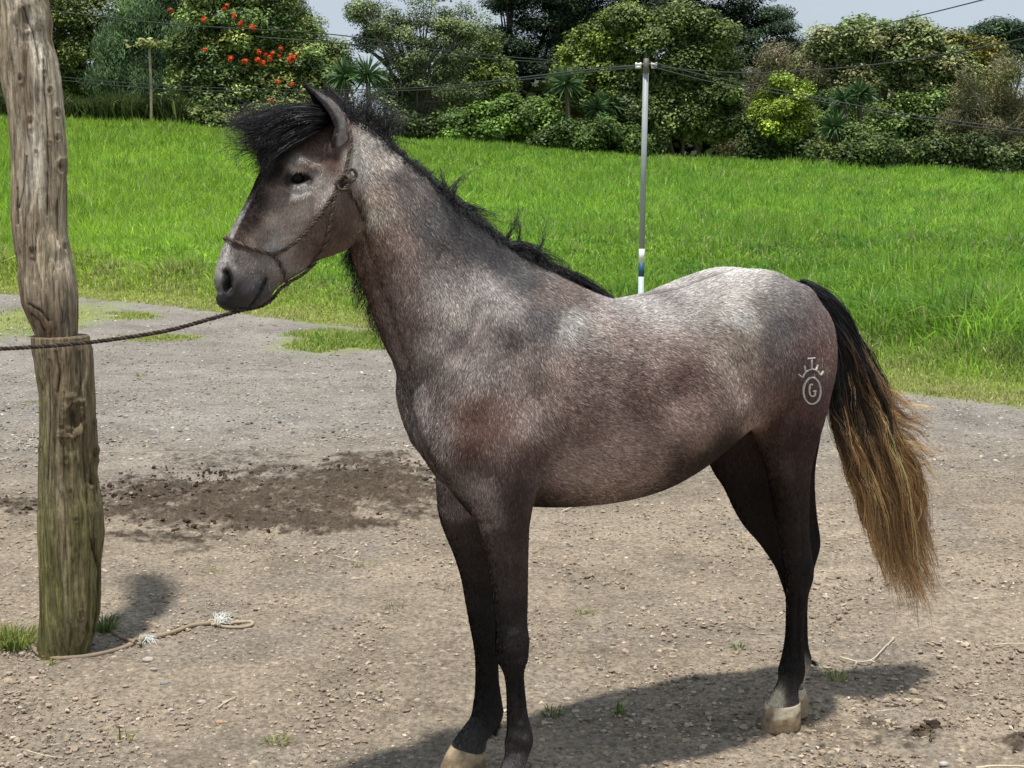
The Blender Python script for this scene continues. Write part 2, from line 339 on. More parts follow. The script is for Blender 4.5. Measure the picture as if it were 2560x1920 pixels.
c = np.array([.26, .44, .056])[None] * (1 + .25 * vnoise(PG, .12, 2, seed=78))[:, None] * (1 + .22 * vnoise(PG, .25, 2, seed=77))[:, None] * (1 + 0 * lft[:, None]) * (1 + .16 * lft[:, None] * np.array([1.6, .9, .4]))
dk = np.clip(pat2 * 1.4 + .25, 0, 1)[:, None]; dkw = dk * (.5 + .25 * np.clip((px_[:, 0] - 1500) / 600, 0, 1))[:, None]; c = c * (1 - dkw) + dkw * np.array([.10, .26, .05])
yl = np.clip(1 - e / (2.6 + 2.2 * lft) + .35 * pat2, 0, 1)[:, None] * .85; c = c * (1 - yl) + yl * np.array([.40, .40, .13])
st2 = (RG.random(n) < .035 + .07 * np.clip(vnoise(PG, .6, 3, seed=71) * 2, 0, 1) + .3 * yl[:, 0])[:, None]; c = np.where(st2, np.array([.45, .42, .22]), c)
up = np.clip((px_[:, 1] - 470) / -150, 0, 1)[:, None]; c = c * (1 - .18 * up)
c = c * np.exp(.26 * RG.normal(size=(n, 1)))
nearb = Yg < 26
V, F_, C_ = blades(Xg[nearb], Yg[nearb], gz(Xg, Yg)[nearb], h[nearb], wd[nearb], c[nearb], .65); mb.add(V, F_, C_)
V, F_, C_ = blades(Xg[~nearb], Yg[~nearb], gz(Xg, Yg)[~nearb], h[~nearb] * .85, wd[~nearb], c[~nearb], .8, two=False); mb.add(V, F_, C_)
# grassy patches on the track edge
for (cx, cy, ax, ay, sd__) in GP:
    m = 5200 if cx > 800 else 2200; r = np.sqrt(RG.random(m)) * 1.05; a = RG.random(m) * 6.28; q = np.array([gpt(cx + ax * rr * math.cos(aa), cy + ay * rr * math.sin(aa)) for rr, aa in zip(r, a)])
    k = vnoise(q, 1.6, 3, seed=sd__) > -.25 + .35 * (r - .5); q = q[k]; m = len(q); hh = (.10 if cx > 800 else .045) * RG.uniform(.5, 1.7, m) * (1.25 - r[k])
    c = np.where((RG.random(m) < (.35 if cx > 800 else .6))[:, None], [.46, .46, .17], [.24, .38, .06]) * np.exp(.25 * RG.normal(size=(m, 1)))
    V, F_, C_ = blades(q[:, 0], q[:, 1], gz(q[:, 0], q[:, 1]), hh, .007 * RG.uniform(.6, 1.4, m), c); mb.add(V, F_, C_)
tag(mb.build('field_grass', grass_m), kind='stuff')
# single tufts and weeds
def tuft(px, py, wpx, hm, n, c0, c1, lab, spread=.6):
    ctr = gpt(px, py); s = wpx / FPX * ctr[1]; rad = np.sqrt(RG.random(n)) * s * spread; a = RG.random(n) * 6.28
    X_, Y_ = ctr[0] + rad * np.cos(a), ctr[1] + rad * np.sin(a) * .8; c = np.where((RG.random(n) < .5)[:, None], c0, c1) * np.exp(.25 * RG.normal(size=(n, 1)))
    V, F_, C_ = blades(X_, Y_, gz(X_, Y_) + .004, hm * RG.uniform(.4, 1.3, n), .0022 * RG.uniform(.6, 1.3, n), c, .8, dirr=a + RG.normal(size=n) * .5)
    m_ = MB(); m_.add(V, F_, C_); o = m_.build('grass_tuft', grass_m); tag(o, lab, 'grass tuft', 'small weeds and tufts on the dirt')
YG, GG, DG = (.42, .42, .14), (.16, .24, .06), (.07, .14, .03)
tuft(30, 1615, 75, .085, 520, YG, GG, 'wide yellow green grass tuft left of the post foot', .7)
tuft(262, 1580, 34, .075, 130, DG, GG, 'dark green grass tuft against the right side of the post foot')
for (x, y, wv, h_, n_, a, b_, lab) in ((128,1662,20,.03,26,YG,GG,'tiny yellow sprig in front of the rope at the post'), (690,1862,45,.03,90,GG,YG,'low green weed left of the far front hoof'), (315,1850,35,.05,16,GG,YG,'sparse thin sprig below the rope among pebbles'),
        (530,1428,40,.03,30,GG,YG,'faint weed on the dirt beyond the looped rope end'), (905,1412,55,.03,50,GG,YG,'weed with dry straw behind the front legs'), (1462,1535,45,.03,40,GG,YG,'small weed between front and hind legs'), (985,1522,40,.03,30,GG,YG,'faint weed left of the front knees'),
        (1382,1795,40,.045,36,GG,DG,'weed in the horse shadow beside the near front leg'), (1545,1790,30,.06,30,GG,DG,'upright sprig at the shadow edge under the belly'), (1845,1620,22,.03,36,GG,DG,'bright little sprig left of the hind cannon'), (2092,1695,40,.06,36,GG,YG,'thin grass sprig right of the far hind hoof'),
        (95,1005,50,.04,60,YG,GG,'yellowish weed on the gravel left of the post'), (355,940,30,.05,40,YG,GG,'yellow weed on gravel right of the post'), (660,1910,50,.02,50,GG,DG,'flat green weed at the bottom edge'), (2175,1450,14,.02,16,GG,DG,'tiny sprig under the tail')):
    tuft(x, y, wv, h_, n_, a, b_, lab)
# twigs and straws
twig_m = attr_mat('dry_twig', .85, .2, nscale=200, namp=.25)
def twig(paths, r, c_, lab, lift=.012):
    m_ = MB()
    for p in paths:
        Q = np.array([gpt(x, y, lift) for x, y in p]); Q = crom(Q, 4); Q[:, 2] += .0025 * vnoise(Q, 60, 2); V, F_ = tube(Q, np.linspace(r, r * .55, len(Q)), 6); m_.add(V, F_, c_)
    tag(m_.build('twig', twig_m), lab, 'twig', 'dry twigs and straws on the dirt')
TC = (.60, .53, .40)
twig([[(2100,1642),(2140,1653),(2176,1651),(2205,1625),(2238,1592)], [(2142,1656),(2128,1676)], [(2176,1652),(2190,1655)]], .0035, TC, 'pale forked twig lying right of the hind hooves')
twig([[(2300,1544),(2318,1556),(2346,1570)]], .002, TC, 'short bent straw below the tail tip')
twig([[(1408,1277),(1440,1266),(1500,1262)]], .004, TC, 'pale curved twig just under the belly line')
twig([[(2484,1612),(2520,1609),(2570,1608)]], .003, TC, 'straight pale straw at the right edge')
twig([[(2440,1920),(2500,1914),(2580,1916)]], .004, TC, 'pale stick at the bottom right corner')
twig([[(545,1768),(570,1752),(592,1740)], [(556,1756),(580,1748)]], .0028, TC, 'pale broken twig between the post and the front hooves')
twig([[(66,1875),(110,1888),(158,1895)]], .002, TC, 'thin curved straw at the bottom left')
twig([[(2065,1342),(2110,1337),(2165,1328)]], .0024, TC, 'thin long straw between the hock and the tail')
twig([[(835,1388),(870,1398),(905,1404)]], .0022, TC, 'thin straw leading to a weed behind the front legs')
twig([[(2100,1463),(2115,1472),(2140,1474)]], .002, (.07,.05,.035), 'dark curved twig right of the hind cannon')
twig([[(2425,1740),(2450,1735),(2468,1735)]], .002, TC, 'short straw on the dirt at the lower right')
twig([[(2190,1777),(2215,1776),(2235,1772)]], .002, TC, 'short straw in the tail shadow')
# scattered straw bits (uncountable)
mb = MB(); n = 1100; Yp = 3.4 * (12 / 3.4) ** RG.random(n); Xp = Yp * RG.uniform(-.4, .4, n); Zp = gz(Xp, Yp)
for x, y, z in zip(Xp, Yp, Zp):
    a = RG.random() * 6.28; L = RG.uniform(.008, .03); d = np.array([math.cos(a), math.sin(a), RG.normal() * .08]) * L; s = RG.uniform(.0006, .0013); p = np.array([x, y, z + .012]); sd2 = np.array([-math.sin(a), math.cos(a), .3]) * s
    q = p + d + np.array([RG.normal(), RG.normal(), 0]) * L * .15
    mb.add([p - sd2, p + sd2, q + sd2, q - sd2, (p + q) / 2 + [0, 0, s * 2]], [np.array([[0, 1, 2, 3]]), np.array([[0, 1, 4], [2, 3, 4]])], np.array([.46, .39, .28]) * math.exp(.3 * RG.normal()))
tag(mb.build('straw_bits', twig_m), kind='stuff')

# ------------------------------------------------------------------ wooden post
wood_m, t, b = new_mat('weathered_wood', .88, .2)
a_ = t.nodes.new('ShaderNodeAttribute'); a_.attribute_name = 'Col'; tcn = t.nodes.new('ShaderNodeTexCoord'); mp = t.nodes.new('ShaderNodeMapping'); mp.inputs['Scale'].default_value = (1, 1, .09)
t.links.new(tcn.outputs['Object'], mp.inputs['Vector'])
def wn(sc, lo, hi, f0=.35, f1=.65, vec=mp):
    n = t.nodes.new('ShaderNodeTexNoise'); n.inputs['Scale'].default_value = sc; n.inputs['Detail'].default_value = 6; n.inputs['Roughness'].default_value = .7; n.inputs['Distortion'].default_value = .6
    t.links.new(vec.outputs[0], n.inputs['Vector']); r = t.nodes.new('ShaderNodeMapRange'); r.inputs[1].default_value = f0; r.inputs[2].default_value = f1; r.inputs[3].default_value = lo; r.inputs[4].default_value = hi; t.links.new(n.outputs['Fac'], r.inputs[0]); return n, r
na, ra = wn(85, .34, 1.45); nb_, rb = wn(26, .6, 1.3)
mA = t.nodes.new('ShaderNodeMath'); mA.operation = 'MULTIPLY'; t.links.new(ra.outputs[0], mA.inputs[0]); t.links.new(rb.outputs[0], mA.inputs[1])
sA = t.nodes.new('ShaderNodeVectorMath'); sA.operation = 'SCALE'; t.links.new(a_.outputs['Color'], sA.inputs[0]); t.links.new(mA.outputs[0], sA.inputs['Scale']); t.links.new(sA.outputs[0], b.inputs['Base Color'])
bp = t.nodes.new('ShaderNodeBump'); bp.inputs['Distance'].default_value = .014; t.links.new(na.outputs['Fac'], bp.inputs['Height']); t.links.new(bp.outputs[0], b.inputs['Normal'])
PB = gpt(160, 1630); PY = PB[1]
post = tag(empty('wooden_post', (PB[0], PB[1], 0)), 'weathered crooked wooden hitching post with mossy foot and bleached upper trunk', 'post')
def log(name, rows, knots, colf, cracks, caprows=0, depth=None):
    R_ = np.array(rows, float); yy = np.linspace(R_[0, 0], R_[-1, 0], int(abs(R_[-1, 0] - R_[0, 0]) / 2.4)); from_ = R_[:, 0]
    def ip(c): 
        s_ = 1 if from_[-1] > from_[0] else -1; return np.interp(yy * s_, from_ * s_, R_[:, c])
    l, r = ip(1), ip(2)
    kk = np.ones(9) / 9; ls = np.convolve(np.pad(l, 4, 'edge'), kk, 'valid'); rs_ = np.convolve(np.pad(r, 4, 'edge'), kk, 'valid')
    n = 150; a = np.linspace(0, 2 * np.pi, n, endpoint=False); C = np.array([at((x0 + x1) / 2, y, PY) for x0, x1, y in zip(ls, rs_, yy)]); rad = (rs_ - ls) / 2 / FPX * PY
    V = C[:, None] + rad[:, None, None] * np.stack([np.cos(a), np.sin(a), 0 * a], -1)[None]; dirs = np.repeat(np.stack([np.cos(a), np.sin(a), 0 * a], -1)[None], len(yy), 0).reshape(-1, 3)
    V = V.reshape(-1, 3); Q = V * [1, 1, .12]
    g_ = vnoise(Q, 38, 4, .6, seed=2); low = vnoise(V * [1, 1, .35], 7, 3, seed=3); D = .005 * g_ + .010 * low + .002 * vnoise(V * [1, 1, .5], 70, 3, seed=4) - .007 * np.clip(.10 - np.abs(vnoise(Q, 16, 2, seed=5)), 0, .10) / .10
    Cc = colf(V, C, a, yy, n)
    pj_ = proj(V); frontm = (dirs[:, 1] < .3)
    for (kx, ky, kr, amp, dark) in knots:
        q = np.hypot(pj_[:, 0] - kx, (pj_[:, 1] - ky) * .62) / kr * (1 + .45 * vnoise(V + kx, 30, 3)) + np.where(frontm, 0, 9); amp = amp * .55; ring = np.exp(-((q - 1.0) / .38) ** 2); hole = np.exp(-(q / .55) ** 2)
        D += amp * ring - amp * 1.3 * hole; m = np.clip(hole * dark, 0, 1)[:, None]; Cc = Cc * (1 - m) + m * np.array([.035, .024, .015]); m = (ring * .45)[:, None]; Cc = Cc * (1 - m) + m * np.array([.14, .10, .065])
    for pts, wpx, dp in cracks:
        best = np.full(len(V), 1e9)
        for p, q in zip(pts[:-1], pts[1:]):
            p = np.array(p, float); q = np.array(q, float); ab = q - p; tt = np.clip(((pj_ - p) @ ab) / (ab @ ab), 0, 1); best = np.minimum(best, np.linalg.norm(pj_ - p - tt[:, None] * ab, axis=1))
        best = np.where(frontm, best, 99); m = np.exp(-(best / wpx) ** 2); D -= dp * m; Cc = Cc * (1 - .85 * m[:, None]) + .85 * m[:, None] * np.array([.04, .028, .018])
    V = V + dirs * D[:, None]
    m = len(yy); i = np.arange(m - 1)[:, None] * n; j = np.arange(n)[None]; k = (j + 1) % n; F_ = [np.stack([i + j, i + n + j, i + n + k, i + k], -1).reshape(-1, 4)]
    tc_ = V[:n].mean(0); ring2 = tc_ + (V[:n] - tc_) * .5 + [0, 0, .004]; V = np.concatenate([V, ring2, [tc_ + [0, 0, .005]]]); b0_ = m * n; j = np.arange(n); k = (j + 1) % n
    F_[0] = np.concatenate([F_[0], np.stack([j, k, b0_ + k, b0_ + j], -1)]); F_.append(np.stack([b0_ + j, b0_ + k, np.full(n, b0_ + n)], -1))
    Cc = np.concatenate([Cc, np.tile([.26, .20, .13], (n + 1, 1))])
    return under(mesh_np(name, V, F_, wood_m, True, Cc), post)
def col_low(V, C, a, yy, n):
    y_ = np.repeat(yy, n); base = np.array([.24, .19, .12]); g_ = np.clip((y_ - 900) / 550, 0, 1) * (.55 + .5 * vnoise(V * [1, 1, .3], 12, 3, seed=7)) + .35 * np.clip(-np.tile(np.cos(a), len(yy)), 0, 1) * np.clip((y_ - 860) / 100, 0, 1)
    g_ = np.clip(g_, 0, .9)[:, None]; c = base * (1 - g_) + g_ * np.array([.16, .17, .048]); p_ = np.clip(vnoise(V * [1, 1, .1], 24, 3, seed=8) * 2.2, 0, 1)[:, None] * .5; return c * (1 - p_) + p_ * np.array([.36, .30, .21])
def col_up(V, C, a, yy, n):
    y_ = np.repeat(yy, n); c = np.ones((len(V), 3)) * np.array([.52, .435, .31]); p_ = np.clip(vnoise(V * [1, 1, .15], 20, 4, seed=9) * 2 + .15, 0, 1)[:, None] * .75; c = c * (1 - p_) + p_ * np.array([.19, .138, .088])
    w_ = np.clip(vnoise(V * [1, 1, .2], 11, 3, seed=10) * 2.5 - .1, 0, 1)[:, None] * .8; c = c * (1 - w_) + w_ * np.array([.80, .73, .60])
    b_ = np.clip((y_ - 690) / 90, 0, 1)[:, None] * .7; c = c * (1 - b_) + b_ * np.array([.15, .11, .075]) * (1 + .5 * vnoise(V * [.3, .3, 1], 45, 3)[:, None]); return c
low_rows = [(840,76,223),(870,78,230),(909,86,232),(985,98,235),(1054,98,238),(1111,98,242),(1137,98,246),(1165,98,242),(1194,98,243),(1235,98,252),(1270,98,259),(1333,99,261),(1396,101,255),(1428,101,253),(1491,102,255),(1542,101,252),(1586,98,240),(1620,95,228),(1665,92,228)]
log('lower_log', low_rows, [(186,1045,26,.024,.6), (240,1137,11,.007,.8), (232,1206,11,.006,.9), (165,1150,7,.004,.4), (190,1300,6,.003,.4), (100,1120,5,.003,.3), (205,1540,8,.004,.3), (176,1232,6,.003,.3), (236,1060,6,.004,.7)],
    col_low, [([(140,880),(150,930),(143,980)], 2.5, .006), ([(232,1350),(252,1430),(248,1520),(240,1580)], 4, .012), ([(205,1050),(215,1160),(222,1260)], 2, .004), ([(120,900),(125,1010),(118,1200)], 2, .004), ([(160,980),(158,1200),(165,1400)], 1.6, .003), ([(199,880),(203,960)], 2, .004)])
up_rows = [(-1250,-260,-130),(-700,-150,0),(-300,-70,70),(-60,-20,108),(0,-12,116),(52,-8,125),(93,-4,122),(145,0,137),(207,8,148),(285,23,155),(363,30,163),(466,35,167),(570,36,168),(620,40,176),(648,43,180),(674,45,185),(725,49,193),(760,54,195),(793,66,196),(822,80,195),(860,92,194)]
log('upper_trunk', up_rows, [(66,48,22,.012,.5), (102,75,7,.006,.8), (48,196,8,.006,.9), (124,226,7,.004,.7), (142,284,8,.006,.9), (76,304,9,.006,.8), (144,345,7,.004,.8), (153,415,12,.008,.9), (80,627,8,.005,.8), (163,616,9,.004,.5), (110,182,6,.003,.5), (125,357,4,.003,.6), (90,382,5,.003,.5)],
    col_up, [([(108,150),(112,230),(120,330),(121,420),(118,540)], 1.6, .006), ([(60,20),(85,90),(98,160)], 2, .005), ([(66,390),(60,470),(50,520)], 1.8, .004), ([(45,470),(48,560)], 2, .004), ([(142,500),(145,600)], 1.6, .003), ([(92,560),(88,650),(105,720)], 1.6, .004),
             ([(70,760),(100,775),(120,800)], 3, .006), ([(75,785),(95,800),(110,825)], 3, .006)])

# frayed rope on the ground round the foot of the post
old_m = attr_mat('old_rope', .95, .1, nscale=260, namp=.35, bump=.0008, bscale=700)
old = tag(empty('ground_rope', tuple(gpt(342, 1606))), 'dirty tan rope looped round the post foot with frayed knots and a loop end', 'rope')
OC = (.27, .215, .155)
def gr(pts, name, r=.0085, c_=OC):
    Q = np.array([gpt(x, y, .006 + (p[0] if p else 0)) for x, y, *p in pts]); Q = crom(Q, 8); Q[:, 2] += .002 * vnoise(Q, 8, 2); V, F_ = tube(Q, r * (1 + .08 * vnoise(Q, 60, 2)), 10); V += .0010 * np.stack([vnoise(V, 180, 2, seed=s_) for s_ in (1, 2, 3)], -1)
    m_ = MB(); m_.add(V, F_, np.array(c_) * (1 + .25 * vnoise(V, 12, 3)[:, None])); return under(m_.build(name, old_m), old)
gr([(298,1588),(250,1566),(180,1556),(110,1564),(74,1590),(82,1616),(101,1637),(142,1646),(190,1644),(237,1637),(285,1626),(316,1616),(342,1605),(352,1598)], 'rope_loop')
gr([(297,1590),(315,1598),(338,1604)], 'rope_end', .0065)
gr([(345,1604,.006),(358,1596,.008),(373,1590),(405,1588),(443,1576),(481,1563),(519,1558),(535,1556)], 'rope_run', .0085, (.34,.27,.19))
gr([(528,1554,.004),(545,1562),(569,1567),(601,1568),(622,1565),(632,1559),(624,1554),(601,1555),(563,1556),(535,1552,.006)], 'end_loop', .0062, (.42,.35,.26))
gr([(332,1606,.008),(338,1598,.012),(348,1600,.014),(350,1608,.01),(342,1610,.008)], 'rope_knot', .006); gr([(522,1556,.004),(526,1550,.010),(536,1551,.012),(538,1559,.008),(528,1561,.006)], 'rope_knot', .0055, (.42,.36,.28))
for (x, y, dx, dy, cA, cB) in ((360,1594,30,18,(.70,.70,.64),(.42,.62,.62)), (548,1553,28,-22,(.75,.74,.68),(.62,.72,.70))):
    m_ = MB()
    for i in range(60):
        c_ = cA if RG.random() < .65 else cB; p0 = gpt(x + RG.normal() * 5, y + RG.normal() * 2, .012); p3 = gpt(x + dx * RG.uniform(-.5, 1.3), y + dy * RG.uniform(-.4, 1.2), .004 + .02 * RG.random() * (dy < 0)); p1 = (p0 + p3) / 2 + [RG.normal() * .008, RG.normal() * .01, .012 * RG.random()]
        V, F_ = tube(crom([p0, p1, p3], 4), [.0011] * 8 + [.0006], 4); m_.add(V, F_, c_)
    under(m_.build('frayed_strands', old_m), old)
# ------------------------------------------------------------------ the horse
AL = D2R(29.7); TT = np.array([math.cos(AL), math.sin(AL), 0]); LL = np.array([-math.sin(AL), math.cos(AL), 0])
M0 = np.array([-0.078, 3.83, 0.0]); UP = np.array([0, 0, 1.0])
def hp(px, py, w=0.0):
    """point on the horse's plane lying w metres to its far side"""
    d = ray(px, py); t = (w - np.dot(CAM - M0, LL)) / np.dot(d, LL); return CAM + t * d
def hloc(P):
    P = np.asarray(P, float) - M0; return np.stack([P @ TT, P @ LL, P[..., 2]], -1)
def hmirror_near(P):
    q = hloc(P); return M0 + q[..., :1] * TT + (-np.abs(q[..., 1:2])) * LL + q[..., 2:3] * UP
NR = 40
def rings_loft(st, cap0=0.5, cap1=0.5, dens=4):
    """st rows: C(3) U(3) V(3) k e"""
    S = crom(st, dens); a = np.linspace(0, 2 * np.pi, NR, endpoint=False); rs = []
    def ring(r, sc=1.0, off=0.0):
        C, U, V, k, e = r[:3], r[3:6], r[6:9], r[9], r[10]
        ca, sa = np.cos(a), np.sin(a)
        h = np.sign(ca) * np.abs(ca) ** e; l = np.sign(sa) * np.abs(sa) ** e
        return C + off + sc * (h[:, None] * U + (l * (1 + k * h))[:, None] * V)
    ax0 = S[0][:3] - S[1][:3]; ax0 = ax0 / np.linalg.norm(ax0); ax1 = S[-1][:3] - S[-2][:3]; ax1 = ax1 / np.linalg.norm(ax1)
    r0 = min(np.linalg.norm(S[0][3:6]), np.linalg.norm(S[0][6:9])) * cap0; r1 = min(np.linalg.norm(S[-1][3:6]), np.linalg.norm(S[-1][6:9])) * cap1
    for x in (0.98, 0.87, 0.6, 0.3): rs.append(ring(S[0], math.sqrt(1 - x * x), ax0 * x * r0))
    for r in S: rs.append(ring(r))
    for x in (0.3, 0.6, 0.87, 0.98): rs.append(ring(S[-1], math.sqrt(1 - x * x), ax1 * x * r1))
    m = len(rs); V = np.concatenate(rs); i = np.arange(m - 1)[:, None] * NR; j = np.arange(NR)[None]; k = (j + 1) % NR
    F = [np.stack([i + j, i + k, i + NR + k, i + NR + j], -1).reshape(-1, 4)]
    V = np.concatenate([V, rs[0].mean(0)[None], rs[-1].mean(0)[None]]); jj = np.arange(NR); kk = (jj + 1) % NR
    F.append(np.concatenate([np.stack([kk, jj, np.full(NR, m * NR)], -1), np.stack([(m - 1) * NR + jj, (m - 1) * NR + kk, np.full(NR, m * NR + 1)], -1)]))
    return V, F
def AB(ax, ay, bx, by, b, k=0.0, e=1.0, w=0.0):
    A = hp(ax, ay, w); B = hp(bx, by, w); return np.concatenate([(A + B) / 2, (A - B) / 2, LL * b, [k, e]])
def LR(l, r, y, w_, b, k=0.0, e=1.0):
    C = hp((l + r) / 2, y, w_); t = np.linalg.norm(C - CAM); A = (r - l) / 2 / FPX * np.dot(C - CAM, [0, ct, -st_])
    beta = AL + math.atan2(C[0], C[1]); aa = math.sqrt(max(A * A - (b * math.sin(beta)) ** 2, (0.55 * A) ** 2)) / math.cos(beta)
    return np.concatenate([C, -TT * aa, LL * b, [k, e]])
body = MB()
torso = [AB(1062,905,1070,1120,.105,0,.9), AB(1128,690,1110,1208,.165,-.05,.9), AB(1230,655,1220,1252,.195,-.12,.9), AB(1340,668,1330,1262,.215,-.22,.9), AB(1440,712,1425,1260,.245,-.2,.95),
         AB(1530,746,1520,1246,.275,-.12,.95), AB(1610,737,1605,1219,.29,-.08,.95), AB(1690,718,1690,1170,.285,-.04,.95), AB(1760,692,1770,1106,.27,0,.93),
         AB(1830,672,1840,1056,.262,.02,.9), AB(1900,676,1900,1040,.245,.04,.9), AB(1960,702,1955,1050,.21,0,.9), AB(2010,738,2005,1000,.15,-.05,1), AB(2042,778,2035,930,.075,0,1)]
body.add(*rings_loft(torso, .7, .5))
neck = [AB(842,300,905,500,.055,0,1), AB(872,296,892,590,.068,-.1,1), AB(925,322,888,640,.078,-.15,1), AB(985,378,900,690,.084,-.22,1), AB(1060,440,922,745,.09,-.28,.98), AB(1139,508,948,820,.10,-.34,.95),
        AB(1210,568,978,890,.115,-.36,.93), AB(1290,632,1012,950,.135,-.38,.92), AB(1380,676,1018,1020,.155,-.38,.92), AB(1460,716,1040,1110,.17,-.38,.92)]
body.add(*rings_loft(neck, .3, .6))
head = [AB(547,735,592,772,.036,0,.9), AB(540,704,634,768,.050,.05,.85), AB(544,668,668,750,.056,.08,.8), AB(556,628,688,718,.053,.02,.85), AB(574,585,718,699,.052,-.02,.85),
        AB(601,537,752,680,.058,.05,.85), AB(629,487,790,652,.072,.12,.85), AB(655,433,828,638,.088,.12,.85), AB(690,378,868,618,.098,.1,.85), AB(735,330,893,575,.096,.05,.9),
        AB(785,296,905,530,.085,0,.95), AB(835,290,918,490,.07,0,1)]
body.add(*rings_loft(head, .8, .3))
# near fore
nf = [LR(1130,1335,830,-.11,.05), LR(1100,1345,950,-.13,.075), LR(1078,1350,1060,-.14,.088), LR(1088,1350,1140,-.145,.09), LR(1120,1345,1210,-.14,.085), LR(1160,1335,1262,-.135,.078), LR(1194,1325,1308,-.13,.07), LR(1208,1321,1365,-.13,.06), LR(1221,1320,1426,-.13,.052),
      LR(1234,1319,1504,-.13,.044), LR(1239,1318,1560,-.13,.041), LR(1240,1321,1600,-.13,.043,0,.85), LR(1243,1318,1645,-.13,.041,0,.85), LR(1258,1310,1682,-.13,.032), LR(1265,1312,1721,-.13,.027),
      LR(1267,1319,1786,-.13,.027), LR(1267,1329,1826,-.13,.033), LR(1262,1332,1856,-.13,.037), LR(1262,1322,1888,-.13,.033), LR(1250,1312,1920,-.13,.033), LR(1235,1312,1955,-.13,.038), LR(1226,1316,1985,-.13,.045)]
body.add(*rings_loft(nf, .8, .1))
ff = [LR(1110,1330,1000,.13,.07), LR(1090,1320,1130,.13,.08), LR(1092,1290,1210,.13,.075), LR(1098,1275,1262,.13,.068), LR(1112,1265,1320,.13,.06), LR(1135,1258,1382,.13,.052), LR(1153,1254,1443,.13,.045), LR(1164,1250,1504,.13,.04), LR(1174,1251,1560,.13,.04),
      LR(1183,1253,1600,.13,.042,0,.85), LR(1188,1246,1650,.13,.036), LR(1188,1248,1710,.13,.029), LR(1184,1254,1752,.13,.032), LR(1176,1258,1790,.13,.036), LR(1152,1244,1822,.13,.036), LR(1134,1220,1850,.13,.036), LR(1128,1214,1875,.13,.042)]
body.add(*rings_loft(ff, .8, .1))
nh = [LR(1890,2040,740,-.10,.07), LR(1845,2078,800,-.125,.10), LR(1830,2090,860,-.13,.115), LR(1838,2090,920,-.13,.115), LR(1855,2078,980,-.13,.105), LR(1872,2063,1045,-.125,.092), LR(1888,2046,1100,-.12,.08), LR(1906,2032,1150,-.11,.07), LR(1920,2025,1200,-.105,.06), LR(1931,2022,1255,-.095,.052),
      LR(1942,2021,1310,-.09,.045), LR(1953,2026,1365,-.08,.042), LR(1959,2032,1410,-.075,.042), LR(1962,2032,1440,-.072,.042,0,.9), LR(1964,2022,1480,-.07,.037), LR(1965,2013,1520,-.065,.031), LR(1963,2009,1590,-.06,.028),
      LR(1954,2010,1642,-.052,.032), LR(1946,2012,1674,-.048,.036), LR(1946,2008,1698,-.045,.034), LR(1936,1996,1722,-.045,.033), LR(1920,1996,1748,-.045,.040), LR(1914,1999,1762,-.045,.044)]
body.add(*rings_loft(nh, .7, .1))
fh = [LR(1810,2060,840,.12,.11), LR(1790,2060,940,.12,.11), LR(1772,2060,1040,.12,.10), LR(1766,2050,1110,.115,.09), LR(1786,2040,1165,.11,.08), LR(1815,2036,1210,.105,.07), LR(1838,2038,1262,.10,.06), LR(1864,2042,1305,.095,.05), LR(1896,2048,1343,.085,.044),
      LR(1918,2049,1375,.08,.042), LR(1940,2037,1415,.075,.042), LR(1952,2028,1450,.07,.04), LR(1964,2020,1490,.065,.032), LR(1971,2018,1540,.06,.028), LR(1973,2020,1608,.05,.029), LR(1968,2028,1648,.042,.034), LR(1970,2022,1672,.038,.033), LR(1964,2012,1696,.036,.033), LR(1950,2010,1722,.036,.042)]
body.add(*rings_loft(fh, .7, .1))
# breast muscle lobes and sheath
def blob(C, ax, n=20):
    a, b = np.meshgrid(np.linspace(0, np.pi, n // 2), np.linspace(0, 2 * np.pi, n, endpoint=False), indexing='ij')
    X = np.stack([np.sin(a) * np.cos(b), np.sin(a) * np.sin(b), np.cos(a)], -1).reshape(-1, 3); m = n // 2
    V = C + X[:, :1] * ax[0] * TT + X[:, 1:2] * ax[1] * LL + X[:, 2:] * ax[2] * UP
    i = np.arange(m - 1)[:, None] * n; j = np.arange(n)[None]; k = (j + 1) % n
    return V, [np.stack([i + j, i + k, i + n + k, i + n + j], -1).reshape(-1, 4)]
body.add(*blob(hp(1108,1045,-.055), (.085,.085,.15)))
body.add(*blob(hp(1108,1045,.055), (.085,.085,.15)))
body.add(*blob(hp(1805,1062,0), (.11,.04,.04)))
tmp = mesh_np('tmp', np.concatenate(body.V), [np.concatenate(v) for v in body.F.values()], [])
md = tmp.modifiers.new('r', 'REMESH'); md.mode = 'VOXEL'; md.voxel_size = 0.0046
dg = bpy.context.evaluated_depsgraph_get(); ev = tmp.evaluated_get(dg); me = ev.to_mesh()
nv = len(me.vertices); HV = np.empty(nv * 3); me.vertices.foreach_get('co', HV); HV = HV.reshape(-1, 3)
nl = len(me.loops); li = np.empty(nl, np.int32); me.loops.foreach_get('vertex_index', li); HF = li.reshape(-1, 4)
ev.to_mesh_clear(); bpy.data.objects.remove(tmp)
print('horse verts', nv)
def nbr(F, n):
    e = np.concatenate([F[:, [0, 1]], F[:, [1, 2]], F[:, [2, 3]], F[:, [3, 0]]]); e = np.concatenate([e, e[:, ::-1]])
    deg = np.bincount(e[:, 0], minlength=n).astype(float); return e, np.maximum(deg, 1)
HE, HD = nbr(HF, nv)
def lap(X):
    return np.stack([np.bincount(HE[:, 0], X[HE[:, 1], i], minlength=len(X)) for i in range(X.shape[1])], -1) / HD[:, None]
def smooth_mesh(V, it, wgt=None, lam=0.5, mu=-0.52):
    for k in range(it):
        d = (lap(V) - V); V = V + lam * (d if wgt is None else d * wgt)
        if mu: d = (lap(V) - V); V = V + mu * (d if wgt is None else d * wgt)
    return V
